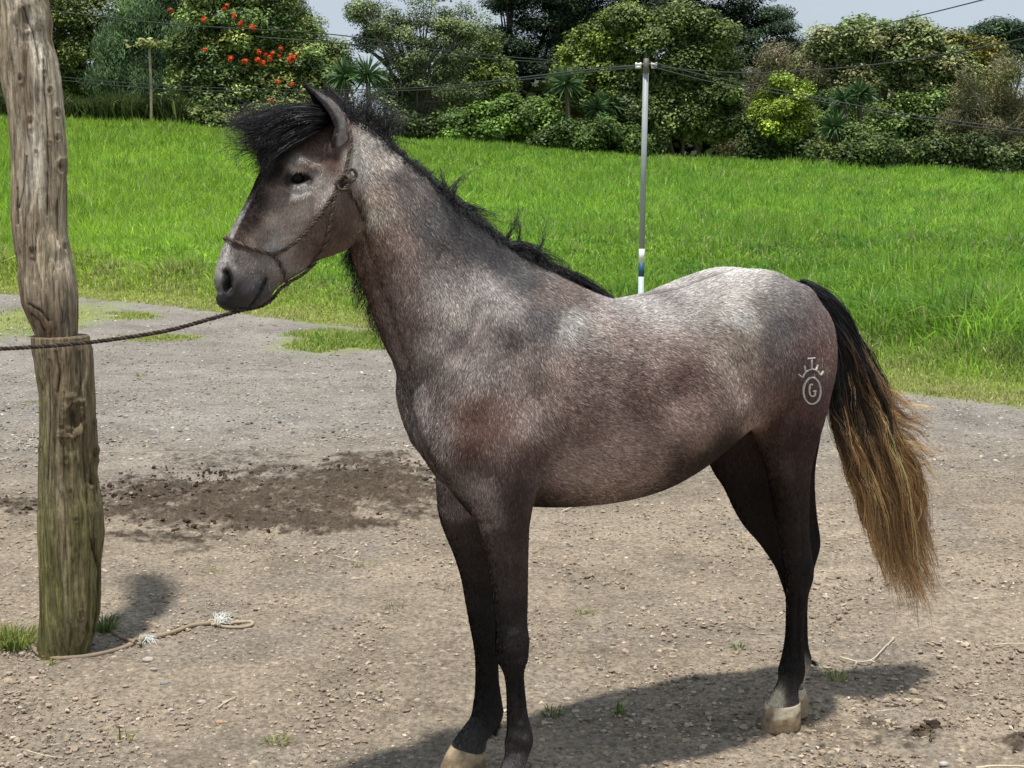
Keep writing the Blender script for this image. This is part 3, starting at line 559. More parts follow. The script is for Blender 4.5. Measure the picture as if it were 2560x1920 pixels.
def vnormals(V, F):
    n = np.cross(V[F[:, 2]] - V[F[:, 0]], V[F[:, 3]] - V[F[:, 1]]); N = np.zeros_like(V)
    for c in range(4):
        for i in range(3): N[:, i] += np.bincount(F[:, c], n[:, i], minlength=len(V))
    return N / (np.linalg.norm(N, axis=1)[:, None] + 1e-12)
# strong smoothing on the trunk (soft muscle joins), light on head and lower legs
q0 = proj(hmirror_near(HV)); 
wt = np.clip((q0[:, 0] - 880) / 150, 0.0, 1) * np.clip((1330 - HV[:, 2] * 0 - q0[:, 1]) / 150, 0.0, 1)
HV = smooth_mesh(HV, 3, None, .5, 0)
HV = smooth_mesh(HV, 45, wt[:, None], .6, -.3)
wc = np.exp(-(((q0[:, 0] - 1060) / 110) ** 2 + ((q0[:, 1] - 1010) / 170) ** 2))
HV = smooth_mesh(HV, 130, wc[:, None], .7, -.1)
wh = np.exp(-(((q0[:, 0] - 2020) / 60) ** 2 + ((q0[:, 1] - 745) / 60) ** 2)); HV = smooth_mesh(HV, 60, wh[:, None], .7, 0)
def raypt(bvh, px, py):
    d = ray(px, py); h = bvh.ray_cast(Vector(CAM), Vector(d / np.linalg.norm(d)))
    return None if h[0] is None else np.array(h[0])
def seg_dist(P, pts):
    best = np.full(len(P), 1e9)
    pts = [np.asarray(p) for p in pts]
    if len(pts) == 1: return np.linalg.norm(P - pts[0], axis=1)
    for a, b in zip(pts[:-1], pts[1:]):
        ab = b - a; t = np.clip(((P - a) @ ab) / (ab @ ab + 1e-12), 0, 1); best = np.minimum(best, np.linalg.norm(P - a - t[:, None] * ab, axis=1))
    return best
def sculpt(V, brushes):
    N = vnormals(V, HF); bvh = BVHTree.FromPolygons([tuple(v) for v in V], [tuple(f) for f in HF.tolist()])
    VM = hmirror_near(V); D = np.zeros(len(V))
    for b in brushes:
        pts, rad, amt = b[0], b[1], b[2]
        P3 = [p for p in (raypt(bvh, x, y) for x, y in pts) if p is not None]
        if not P3: continue
        D += amt * np.exp(-(seg_dist(VM, P3) / rad) ** 2)
    return V + N * D[:, None]
B1 = [
 # trunk and shoulder
 ([(1215,775),(1180,840),(1150,890)], .026, -0.0128), ([(1250,830),(1200,930),(1160,1010)], .05, 0.0128), ([(1300,760),(1240,900)], .05, 0.0096),
 ([(1350,1000),(1360,1150)], .05, -0.0128), ([(1150,1130),(1240,1150)], .07, 0.0160), ([(1025,1030),(1050,1110),(1085,1170),(1140,1245)], .016, -0.0112), ([(1045,990),(1070,1090),(1110,1160)], .03, 0.0096),
 ([(1280,790),(1330,820)], .07, 0.0096), ([(1490,870),(1500,1000)], .10, 0.0096),
 ([(1845,920),(1858,980)], .035, -0.0128), ([(1800,760),(1830,780)], .06, 0.0128), ([(1775,860),(1765,930)], .07, -0.0096),
 ([(1940,830),(1950,930)], .08, 0.0128), ([(2010,880),(2000,980)], .05, 0.0096), ([(1985,1030),(1985,1180)], .018, -0.0064),
 # neck
 ([(910,600),(960,760),(1010,900)], .018, -0.0096), ([(940,520),(1000,640),(1080,780)], .05, 0.0112), ([(1000,450),(1090,560),(1190,660)], .05, 0.0080),
]
HV = sculpt(HV, B1)
qc = proj(HV); nc = vnormals(HV, HF); wl_ = hloc(HV)[:, 1]; cm = np.clip((qc[:, 0] - 1600) / 100, 0, 1) * np.clip((1990 - qc[:, 0]) / 60, 0, 1) * np.clip((nc[:, 2] - .3) / .4, 0, 1)
HV = HV + UP * (cm * (-.010 * np.exp(-(wl_ / .025) ** 2) + .007 * np.exp(-((np.abs(wl_) - .09) / .05) ** 2)))[:, None]
wt2 = np.clip((q0[:, 0] - 900) / 60, 0, 1) * np.clip((1300 - q0[:, 1]) / 100, 0, 1)
HV = smooth_mesh(HV, 12, wt2[:, None], .6, -.3)
BH = [
 ([(838,525),(805,590)], .040, 0.0130), ([(898,505),(900,560),(875,608)], .013, -0.0087), ([(690,520),(660,600)], .022, -0.0058), ([(650,545),(700,515),(770,485)], .012, 0.0051),
 ([(745,440)], .030, -0.0058), ([(722,420),(748,404),(785,414)], .013, 0.0101), ([(728,468),(772,468)], .011, 0.0043), ([(790,392),(838,400)], .018, -0.0087), ([(765,378),(730,398)], .018, 0.0058),
 ([(850,445),(830,485)], .012, 0.0058), ([(612,560),(655,600),(668,640)], .006, .0022), ([(700,600),(730,560),(775,540)], .005, .0020), ([(765,600),(800,560),(822,520)], .005, .0018), ([(880,470),(886,530)], .012, .004), ([(650,545),(690,520)], .010, .004), ([(625,640),(660,665)], .03, 0.0043), ([(690,640),(730,665)], .02, -0.0043), ([(590,610),(575,660)], .015, -0.0043),
]
HV = sculpt(HV, BH)
HV = smooth_mesh(HV, 2, None, .4, 0)
B2 = [
 ([(564,680),(570,700),(569,724)], .0110, -.026), ([(585,676),(590,704),(582,726),(572,738)], .0075, .005), ([(554,690),(556,710)], .007, .003), ([(572,672)], .008, .003),
 ([(666,697),(652,728),(628,764)], .0050, -.014), ([(640,708),(612,745)], .016, .004), ([(660,742),(640,760)], .010, .003), ([(612,690),(625,680)], .02, .003),
 ([(720,452),(732,432),(752,424),(776,440)], .0048, .0065), ([(724,459),(748,469),(774,452)], .0045, .004), ([(715,470),(745,482),(775,474)], .006, -.003), ([(747,446)], .0150, -.012), ([(732,448),(764,445)], .007, -.006),
  ([(1280,1585),(1282,1625)], .017, .007), ([(1300,1655),(1303,1670)], .010, .004), ([(1252,1640),(1262,1670)], .008, -.004), ([(1298,1705),(1302,1800)], .0065, -.007), ([(1280,1840),(1312,1850)], .014, .005), ([(1290,1880)], .012, -.003),
 ([(1225,1330),(1250,1450),(1262,1540)], .016, .005), ([(1285,1350),(1290,1480)], .010, -.005), ([(1240,1290),(1260,1360)], .03, .006), ([(1330,1270),(1318,1330)], .02, -.004),
 ([(1994,1490),(1995,1560),(1994,1635)], .0065, -.007), ([(2024,1405),(2022,1425)], .010, .006), ([(1975,1415),(1980,1445)], .015, .006), ([(2003,1380),(2006,1330),(2004,1280)], .009, -.006), ([(1965,1470)], .01, -.004), ([(1975,1672),(1995,1672)], .014, .004),
 ([(1955,1180),(1965,1260)], .022, .006), ([(1195,1600)], .018, .006),
]
HV = sculpt(HV, B2)
HV = smooth_mesh(HV, 1, None, .4, 0)
# coat colour: photo colours at places on the near side, divided by how strongly each place is lit
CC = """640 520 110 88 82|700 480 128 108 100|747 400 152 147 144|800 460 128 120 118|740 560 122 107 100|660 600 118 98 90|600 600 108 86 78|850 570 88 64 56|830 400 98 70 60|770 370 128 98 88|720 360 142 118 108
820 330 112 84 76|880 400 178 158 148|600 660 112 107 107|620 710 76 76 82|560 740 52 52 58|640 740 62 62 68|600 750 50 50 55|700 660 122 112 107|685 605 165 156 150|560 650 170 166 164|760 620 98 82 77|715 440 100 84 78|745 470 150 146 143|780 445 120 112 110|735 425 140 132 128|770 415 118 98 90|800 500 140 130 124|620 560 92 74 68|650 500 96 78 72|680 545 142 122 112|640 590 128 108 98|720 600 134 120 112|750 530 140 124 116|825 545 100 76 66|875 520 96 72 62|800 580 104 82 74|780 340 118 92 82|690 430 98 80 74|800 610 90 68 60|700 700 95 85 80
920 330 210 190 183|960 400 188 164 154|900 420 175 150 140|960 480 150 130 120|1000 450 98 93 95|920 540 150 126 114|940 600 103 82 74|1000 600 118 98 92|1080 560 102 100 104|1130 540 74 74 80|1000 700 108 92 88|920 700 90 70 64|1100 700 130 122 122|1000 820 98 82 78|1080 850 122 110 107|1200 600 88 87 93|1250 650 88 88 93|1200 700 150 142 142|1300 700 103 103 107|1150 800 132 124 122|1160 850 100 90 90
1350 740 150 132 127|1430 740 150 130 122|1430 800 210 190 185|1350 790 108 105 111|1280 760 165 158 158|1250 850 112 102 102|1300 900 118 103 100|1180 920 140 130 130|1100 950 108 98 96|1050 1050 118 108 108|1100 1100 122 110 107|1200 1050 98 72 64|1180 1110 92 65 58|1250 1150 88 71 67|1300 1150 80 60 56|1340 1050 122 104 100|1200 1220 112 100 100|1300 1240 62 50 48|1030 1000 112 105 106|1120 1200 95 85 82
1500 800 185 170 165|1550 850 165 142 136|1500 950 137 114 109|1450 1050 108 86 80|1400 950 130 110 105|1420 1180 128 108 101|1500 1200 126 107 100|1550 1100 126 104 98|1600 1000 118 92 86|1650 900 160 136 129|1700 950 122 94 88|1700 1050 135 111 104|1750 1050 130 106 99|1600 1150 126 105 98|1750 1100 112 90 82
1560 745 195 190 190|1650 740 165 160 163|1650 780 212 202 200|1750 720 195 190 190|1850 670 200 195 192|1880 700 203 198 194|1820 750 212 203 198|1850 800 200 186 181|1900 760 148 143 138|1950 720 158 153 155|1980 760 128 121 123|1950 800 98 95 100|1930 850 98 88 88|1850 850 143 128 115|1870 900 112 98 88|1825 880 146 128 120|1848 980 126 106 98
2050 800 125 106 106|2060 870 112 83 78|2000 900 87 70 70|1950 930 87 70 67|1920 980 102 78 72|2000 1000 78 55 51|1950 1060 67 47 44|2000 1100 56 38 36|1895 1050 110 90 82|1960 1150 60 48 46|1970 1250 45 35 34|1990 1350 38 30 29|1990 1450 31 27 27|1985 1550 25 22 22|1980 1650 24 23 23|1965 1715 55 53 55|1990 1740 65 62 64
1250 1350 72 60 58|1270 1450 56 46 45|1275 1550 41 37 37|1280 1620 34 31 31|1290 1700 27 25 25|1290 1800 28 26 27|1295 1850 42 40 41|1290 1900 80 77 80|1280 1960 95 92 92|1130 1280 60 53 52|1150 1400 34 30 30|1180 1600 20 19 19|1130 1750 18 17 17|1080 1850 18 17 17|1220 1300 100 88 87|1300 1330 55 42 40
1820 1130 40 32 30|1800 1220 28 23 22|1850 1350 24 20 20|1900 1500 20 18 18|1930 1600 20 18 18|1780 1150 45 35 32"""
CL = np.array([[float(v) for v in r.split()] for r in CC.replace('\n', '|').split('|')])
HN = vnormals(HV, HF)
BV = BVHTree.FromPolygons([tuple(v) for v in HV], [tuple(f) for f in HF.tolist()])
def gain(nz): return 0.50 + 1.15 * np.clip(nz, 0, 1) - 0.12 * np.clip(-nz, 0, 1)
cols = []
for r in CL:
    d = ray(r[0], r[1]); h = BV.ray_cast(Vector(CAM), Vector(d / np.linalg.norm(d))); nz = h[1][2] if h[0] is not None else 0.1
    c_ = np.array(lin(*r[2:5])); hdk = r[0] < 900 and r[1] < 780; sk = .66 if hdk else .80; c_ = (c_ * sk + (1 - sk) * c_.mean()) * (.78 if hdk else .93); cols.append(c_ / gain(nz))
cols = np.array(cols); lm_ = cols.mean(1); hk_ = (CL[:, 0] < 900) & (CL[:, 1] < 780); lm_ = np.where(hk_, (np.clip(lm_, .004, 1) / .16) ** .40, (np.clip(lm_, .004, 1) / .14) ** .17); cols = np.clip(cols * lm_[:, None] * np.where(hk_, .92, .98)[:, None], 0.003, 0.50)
def coat_color(P):
    q = proj(hmirror_near(P)); o = np.zeros((len(P), 3)); ws = np.zeros(len(P))
    q = q + 9 * np.stack([vnoise(P, 14, 3, seed=1), vnoise(P, 14, 3, seed=2)], -1)
    for (x, y), c in zip(CL[:, :2], cols):
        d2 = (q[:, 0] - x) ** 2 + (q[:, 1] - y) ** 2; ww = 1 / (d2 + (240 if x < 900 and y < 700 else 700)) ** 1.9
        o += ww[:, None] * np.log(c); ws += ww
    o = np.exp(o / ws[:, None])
    o *= (1 + 0.20 * vnoise(P, 22, 4, .6, seed=3) + 0.18 * vnoise(P, 11, 3, seed=23) + 0.10 * vnoise(P, 60, 2, seed=9))[:, None]
    return o * np.array([1.03, .99, .93])
HC = coat_color(HV)
# markings that stay put: blaze, white sock, dark skin in nostril, mouth and round the eye
QN = hloc(HV); q1 = proj(hmirror_near(HV)); VV = hmirror_near(HV)
def hit(px, py, off=0.0):
    d = ray(px, py); h = BV.ray_cast(Vector(CAM), Vector(d / np.linalg.norm(d)))
    if h[0] is None: return None
    return np.array(h[0]) + off * np.array(h[1])
def paint(pts, rad, c, a=1.0, hard=4):
    global HC
    P3 = [p for p in (hit(*p) for p in pts) if p is not None]
    if not P3: return
    d = seg_dist(VV, P3); m = a / (1 + (d / rad) ** (2 * hard)); HC = HC * (1 - m[:, None]) + m[:, None] * np.array(c)
fx = (q1[:, 1] > 470) & (q1[:, 1] < 735) & (q1[:, 0] < 720)
front = np.clip((HN @ (-TT) - 0.35) / 0.25, 0, 1); hw = 0.018 + 0.010 * np.clip((q1[:, 1] - 560) / 120, 0, 1) + .004 * vnoise(HV, 40, 2)
blz = np.where(fx, front * np.clip((hw - np.abs(QN[:, 1])) / 0.006 + .5, 0, 1), 0) * np.clip((q1[:, 1] - 470) / 60, 0, 1) * (.25 + .75 * np.clip((700 - q1[:, 1]) / 45, 0, 1))
HC = HC * (1 - blz[:, None]) + blz[:, None] * np.array([.56, .54, .51])
paint([(564,680),(570,700),(569,724)], .0100, (.012,.011,.012)); paint([(666,697),(660,712),(652,728),(640,746),(626,764)], .0042, (.015,.013,.014), .9)
paint([(728,447),(768,444)], .0165, (.022,.018,.017)); paint([(718,458),(726,452)], .004, (.02,.018,.018), .8)
paint([(1012,950),(1020,930)], .01, (.1,.09,.09), .2)
# hind feet: cream sock at the front of the near pastern, the far pastern pale all over
hl = QN
for (cx_, cy_, w_, rr, cc) in ((1926,1738,-.06,.046,(.74,.66,.46)), (1940,1716,-.075,.014,(.7,.62,.46))):
    p = hp(cx_, cy_, w_); d = np.linalg.norm((HV - p) * [1, 1, .8], axis=1) + .008 * vnoise(HV, 50, 3); m = 1 / (1 + (d / rr) ** 10) * (QN[:, 1] < -.004)
    HC = HC * (1 - m[:, None]) + m[:, None] * np.array(cc)
p = hp(1995, 1700, .036); d = np.linalg.norm((HV - p) * [1, 1, .7], axis=1) + .01 * vnoise(HV, 40, 3); m = 1 / (1 + (d / .06) ** 10) * (QN[:, 1] > 0)
HC = HC * (1 - m[:, None]) + m[:, None] * np.array([.42, .34, .25])
dsl = np.exp(-(QN[:, 1] / .013) ** 2) * np.clip((HN[:, 2] - .4) / .3, 0, 1) * np.clip((q1[:, 0] - 1540) / 80, 0, 1) * (.75 + .4 * vnoise(HV, 40, 3)); HC = HC * (1 - .6 * np.clip(dsl, 0, 1))[:, None]
lg = np.clip((1.0 - HV[:, 2]) / .25, 0, 1); lgm = lg * np.where(QN[:, 1] > .02, .62, np.where(QN[:, 1] < -.02, 1.0, .9)) + (1 - lg); HC = np.clip(HC * np.where(HC.mean(1) < .12, lgm, 1)[:, None], .003, .8)  # far-side legs darkened in the coat colour, standing in for shade

# fur: short hairs lying on the skin, each with its own shade; they are part of the body mesh
DIR = """700 500 -.35 .95|640 620 -.3 .95|850 550 .1 1|830 400 .2 1|900 350 .7 .7|960 450 .5 .85|1000 620 .35 .95|1150 600 .6 .8|1080 800 .15 1|1250 750 .35 .95|1100 1000 .1 1|1030 1080 0 1|1250 950 0 1|1200 1100 .0 1|1250 1250 0 1|1350 900 .35 .95|1400 760 .7 .7|1500 900 .9 .45|1500 1100 .95 .35|1450 1200 .95 .2|1650 800 .95 .4|1650 950 .9 .5|1650 1130 .95 .1|1780 850 .75 .6|1780 1000 .7 .4|1840 900 .2 .95|1850 700 .8 .5|1950 740 .75 .65|2050 800 .4 .9|1950 850 .25 .95|2000 950 .05 1|1900 1000 .1 1|1960 1150 0 1|1985 1400 0 1|1985 1600 0 1|1250 1400 0 1|1290 1600 0 1|1290 1800 0 1|1150 1400 0 1|1800 1200 .2 1"""
DL = np.array([[float(v) for v in r.split()] for r in DIR.split('|')])
tri = np.concatenate([HF[:, [0, 1, 2]], HF[:, [0, 2, 3]]])
ta, tb, tcc = HV[tri[:, 0]], HV[tri[:, 1]], HV[tri[:, 2]]
area = np.linalg.norm(np.cross(tb - ta, tcc - ta), axis=1) / 2
cen = (ta + tb + tcc) / 3; qn = proj(hmirror_near(cen)); q3 = proj(cen)
dens = np.ones(len(tri)) * 150000.0
ish = qn[:, 0] < 900
dens[ish & (qn[:, 1] < 640)] = 240000
muz = np.clip(((qn[:, 1] - 668) * 0.9 - (qn[:, 0] - 620) * .2) / 30, 0, 1) * (qn[:, 0] < 705)
dens *= 1 - .97 * muz
eyep = hit(747, 444)
dens *= np.linalg.norm(hmirror_near(cen) - eyep, axis=1) > .023
TN = np.cross(tb - ta, tcc - ta); TN /= np.linalg.norm(TN, axis=1)[:, None] + 1e-12
vis = (TN * (CAM - cen)).sum(1) > -0.25          # thinner where the camera side cannot see
dens = np.where(vis, dens, dens * .3)
n = RG.poisson(dens * area); idx = np.repeat(np.arange(len(tri)), n); K = len(idx)
r1, r2 = RG.random(K), RG.random(K); sw = r1 + r2 > 1; r1[sw], r2[sw] = 1 - r1[sw], 1 - r2[sw]
root = ta[idx] + r1[:, None] * (tb - ta)[idx] + r2[:, None] * (tcc - ta)[idx]
fn = HN[tri[idx, 0]] * (1 - r1 - r2)[:, None] + HN[tri[idx, 1]] * r1[:, None] + HN[tri[idx, 2]] * r2[:, None]; fn /= np.linalg.norm(fn, axis=1)[:, None]
qr = proj(hmirror_near(root)); dd = np.zeros((K, 2)); ws = np.zeros(K)
for r in DL:
    ww = 1 / ((qr[:, 0] - r[0]) ** 2 + (qr[:, 1] - r[1]) ** 2 + 900) ** 1.6; dd += ww[:, None] * r[2:4]; ws += ww
d3 = dd[:, :1] * TT - dd[:, 1:] * UP
ang = 0.35 * vnoise(root, 25, 2, seed=4) + 0.22 * RG.normal(size=K)
d3 -= fn * (d3 * fn).sum(1)[:, None]; d3 /= np.linalg.norm(d3, axis=1)[:, None] + 1e-9
sd_ = np.cross(fn, d3); d3 = d3 * np.cos(ang)[:, None] + sd_ * np.sin(ang)[:, None]; sd_ = np.cross(fn, d3)
hd = (qr[:, 0] < 900) & (qr[:, 1] < 700); leg = qr[:, 1] > 1300
ln = np.where(hd, .0085, np.where(leg, .010, .0145)) * RG.uniform(.6, 1.35, K)
wd = np.where(hd, .0005, .00078) * RG.uniform(.6, 1.2, K)
roll = RG.normal(size=K) * .28
sv = sd_ * np.cos(roll)[:, None] + fn * np.sin(roll)[:, None]
tip = root + d3 * ln[:, None] + fn * (ln * RG.uniform(.03, .16, K))[:, None]
mid = root + d3 * (ln * .5)[:, None] + fn * (ln * .09)[:, None]
rc = (HC[tri[idx, 0]] + HC[tri[idx, 1]] + HC[tri[idx, 2]]) / 3
g = RG.random(K); lum = rc.mean(1); light = g < np.clip(lum * 1.6, .025, .5)
f = np.where(hd, np.where(light, 1.35, .84), np.where(light, 1.5, .74)) * np.exp(.22 * RG.normal(size=K)) * (1 + .3 * vnoise(root, 130, 2, seed=6))
hcol = rc * f[:, None]; gr = hcol.mean(1)[:, None]; hcol = np.where(light[:, None], hcol * .55 + gr * .45 + .004, hcol)
hcol = np.clip(hcol, .003, .85)
b0 = len(HV); FV = np.empty((K, 4, 3)); FV[:, 0] = root - sv * wd[:, None] - fn * .0006; FV[:, 1] = root + sv * wd[:, None] - fn * .0006
FV[:, 2] = mid + sv * wd[:, None] * .9; FV[:, 3] = tip
fi = b0 + np.arange(K)[:, None] * 4; FF = np.concatenate([fi + [0, 1, 2], fi + [0, 2, 3]])
# ears, as curved shells rooted in the skull
def ear(base, tip_, opn, wmax, depth, inner, half0=1.6):
    base, tip_ = np.array(base), np.array(tip_); ax = tip_ - base; L = np.linalg.norm(ax); ax = ax / L
    o = opn - ax * np.dot(opn, ax); o /= np.linalg.norm(o); s = np.cross(ax, o)
    T = np.linspace(-.22, 1, 30); V = []
    for k, t in enumerate(T):
        tc_ = max(t, 0); wv = wmax * ((1 - tc_) ** .78 * (.86 + .42 * math.sin(math.pi * tc_) ** 1.0)) * (1 - .3 * max(-t, 0) / .22) + .0012
        half = half0 + (.9 * max(.12 - t, 0) / .3) - .35 * tc_; c = base + ax * L * t + o * wmax * depth * .35 * (1 - tc_) ** 1.5 * .6
        for th in np.linspace(-half, half, 16): V.append(c + wv * (-math.cos(th) * o * depth + math.sin(th) * s))
        for th in np.linspace(half, -half, 16): V.append(c + (wv - .0035) * (-math.cos(th) * o * depth + math.sin(th) * s) + o * .002)
    V = np.array(V); m = 32; nT = len(T); i = np.arange(nT - 1)[:, None] * m; j = np.arange(m)[None]; kk = (j + 1) % m
    F = np.stack([i + j, i + kk, i + m + kk, i + m + j], -1).reshape(-1, 4)
    C = np.tile(np.concatenate([np.tile([.21, .188, .18], (16, 1)), np.tile(inner, (16, 1))]), (nT, 1))
    im = np.arange(len(C)) % m; C[(im < 2) | (im > 29) | ((im > 13) & (im < 18))] = [.035, .032, .034]
    tt = np.repeat(np.clip(T, 0, 1), m); C *= (1 - .55 * tt[:, None] ** 2)
    V += .0012 * np.stack([vnoise(V, 90, 2, seed=1), vnoise(V, 90, 2, seed=2), vnoise(V, 90, 2, seed=3)], -1)
    C = C * (1 + .6 * vnoise(V, 200, 2)[:, None])
    # short hairs over the outside
    n = 5200; q = RG.integers(0, (nT - 2) * m, n); q = q[(q % m) < 15]; n = len(q); r_ = V[q] + (V[q + 1] - V[q]) * RG.random((n, 1)) + (V[q + m] - V[q]) * RG.random((n, 1))
    nn = r_ - (base + ax * ((r_ - base) @ ax)[:, None]); nn /= np.linalg.norm(nn, axis=1)[:, None]; d = ax + .25 * RG.normal(size=(n, 3)) + nn * .1; d /= np.linalg.norm(d, axis=1)[:, None]; sv_ = np.cross(d, nn) * .0005; Lh = RG.uniform(.005, .010, (n, 1))
    H = np.stack([r_ - sv_, r_ + sv_, r_ + d * Lh * .5 + sv_ + nn * .0006, r_ + d * Lh + nn * .0012], 1).reshape(-1, 3); hc = np.repeat(C[q] * np.exp(.45 * RG.normal(size=(n, 1))), 4, 0)
    # hair fringe along the rim
    hi = len(V) + np.arange(n)[:, None] * 4
    return np.concatenate([V, H]), np.concatenate([F, hi + [0, 1, 2, 3]]), np.concatenate([C, hc])
e1 = ear(hp(836, 330, -.060), hp(757, 210, -.070), np.array([-.82, -.56, .10]), .0355, 1.55, [.016, .014, .014], 1.5)
e2 = ear(hp(856, 308, .040), hp(813, 212, .062), np.array([-.45, -.88, 0]), .036, 1.0, [.24, .22, .21])
EV = np.concatenate([e1[0], e2[0]]); eb = b0 + 4 * K; EF = np.concatenate([e1[1], e2[1] + len(e1[0])]) + eb; EC = np.concatenate([e1[2], e2[2]])
fur_m = attr_mat('horse_coat', .52, .18, nscale=420, namp=.25)
hb = MB()
horse = tag(empty('horse', tuple(M0 + TT * .5)), 'brown and grey roan young horse with dark legs and windblown black forelock, standing tied', 'horse')
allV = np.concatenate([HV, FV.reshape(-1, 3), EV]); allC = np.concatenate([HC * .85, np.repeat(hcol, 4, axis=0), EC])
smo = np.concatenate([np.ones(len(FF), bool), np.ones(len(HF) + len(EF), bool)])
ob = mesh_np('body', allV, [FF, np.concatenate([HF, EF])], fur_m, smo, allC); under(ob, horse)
print('fur', K)
# eyes
em, t, b = new_mat('horse_eye', .03, .12); b.inputs['Base Color'].default_value = (.004, .003, .003, 1)
for sgn in (-1, 1):
    e = hit(747, 446); q = hloc(e[None])[0]; q[1] = abs(q[1]) - .0118; q[1] *= sgn
    c = M0 + q[0] * TT + q[1] * LL + q[2] * UP
    u, v = np.meshgrid(np.linspace(0, np.pi, 20), np.linspace(0, 2 * np.pi, 32, endpoint=False), indexing='ij')
    X = np.stack([np.sin(u) * np.cos(v), np.sin(u) * np.sin(v), np.cos(u)], -1).reshape(-1, 3) * .0235
    i = np.arange(19)[:, None] * 32; j = np.arange(32)[None]; k = (j + 1) % 32
    under(mesh_np('eye', c + X, np.stack([i + j, i + k, i + 32 + k, i + 32 + j], -1).reshape(-1, 4), em), horse)
# hooves
hoof_m = attr_mat('hoof_horn', .75, .3, nscale=60, namp=.35, bump=.002, bscale=140)
def hoof(st, sock=1.0):
    print('hoof bottom z', st[-1][2])
    st[-1][2] = .004
    V, F = rings_loft([np.array(r) for r in st], .12, .02, 5)
    z = V[:, 2]; zt = (z - z.min()) / (np.ptp(z) + 1e-9)
    c = np.array([.36, .27, .17]) * (1 + .25 * vnoise(V * [1, 1, 3], 40, 3)[:, None]) * (0.8 + .35 * zt)[:, None]
    c = c * (1 - .45 * np.clip(vnoise(V, 22, 3, seed=14) * 3, 0, 1))[:, None]; pale = np.clip((zt + .6 * vnoise(V, 24, 3, seed=4) - .72) / .1, 0, 1)[:, None]; pale = pale * sock; c = c * (1 - pale) + pale * np.array([.58, .50, .38])
    mb = MB(); mb.add(V, F, c); mb.build('hoof', hoof_m, horse)
hoof([LR(1913,2001,1758,-.045,.047), LR(1909,2002,1772,-.045,.050), LR(1905,2002,1795,-.045,.053), LR(1902,2001,1816,-.045,.056)])
hoof([LR(1950,2012,1718,.034,.044), LR(1948,2018,1740,.034,.049), LR(1944,2019,1765,.034,.052), LR(1942,2019,1787,.034,.055)])
hoof([LR(1226,1316,1984,-.13,.05), LR(1220,1318,2000,-.13,.054), LR(1212,1320,2028,-.13,.062)], .1)
def slant(st, k): 
    for r, q in zip(st, k): r[3:6] = r[3:6] + np.array([0, 0, q])
    return st
hoof(slant([LR(1126,1214,1876,.13,.048), LR(1116,1216,1890,.13,.053), LR(1104,1216,1912,.13,.057), LR(1090,1218,1938,.13,.062)], [.018, .015, .008, 0]), .1)
# brand
br_m = attr_mat('brand_hair', .9, .1, nscale=300, namp=.35)
strokes = []
ell = [(2028 + 21 * math.sin(a), 976 - 33 * math.cos(a)) for a in np.linspace(0, 2 * np.pi, 40)]
strokes.append(ell)
cr = lambda pts: [(1600 + x / 1.844, 600 + y / 1.844) for x, y in pts]
strokes += [cr([(747,632),(750,620),(760,606),(775,598),(790,594),(805,598),(818,606),(827,622)]), cr([(787,594),(786,570),(786,546)]), cr([(768,546),(786,545),(805,543)]), cr([(726,616),(735,624),(747,632)]),
            cr([(754,578),(756,592),(762,606)]), cr([(814,574),(812,586),(806,598)]), cr([(840,602),(836,612),(827,622)]), cr([(792,668),(786,663),(779,668),(776,685),(778,705),(784,716),(794,720),(801,715),(803,702),(802,695)]), cr([(794,696),(810,694)])]
mb = MB()
for s_ in strokes:
    P = np.array(s_); m = max(4, int(np.sum(np.linalg.norm(np.diff(P, axis=0), axis=1)) / 1.6)); ss = np.r_[0, np.cumsum(np.linalg.norm(np.diff(P, axis=0), axis=1))]
    Q = np.stack([np.interp(np.linspace(0, ss[-1], m), ss, P[:, i]) for i in (0, 1)], -1)
    H = np.array([hit(x, y, .0032) for x, y in Q]); tg = np.gradient(H, axis=0); tg /= np.linalg.norm(tg, axis=1)[:, None]
    nn = CAM - H; nn /= np.linalg.norm(nn, axis=1)[:, None]; sdv = np.cross(tg, nn); wv = .0028 * (1 + .5 * RG.random(m) + .35 * vnoise(H, 60, 2))[:, None]
    V = np.concatenate([H - sdv * wv, H + sdv * wv, H - sdv * wv * .9 - nn * .003, H + sdv * wv * .9 - nn * .003]); i = np.arange(m - 1)
    mb.add(V, [np.stack([i, i + 1, i + 1 + m, i + m], -1), np.stack([i, i + 2 * m, i + 1 + 2 * m, i + 1], -1), np.stack([i + m, i + m + 1, i + 1 + 3 * m, i + 3 * m], -1)], (.58, .55, .51))
mb.build('brand_mark', br_m, horse)

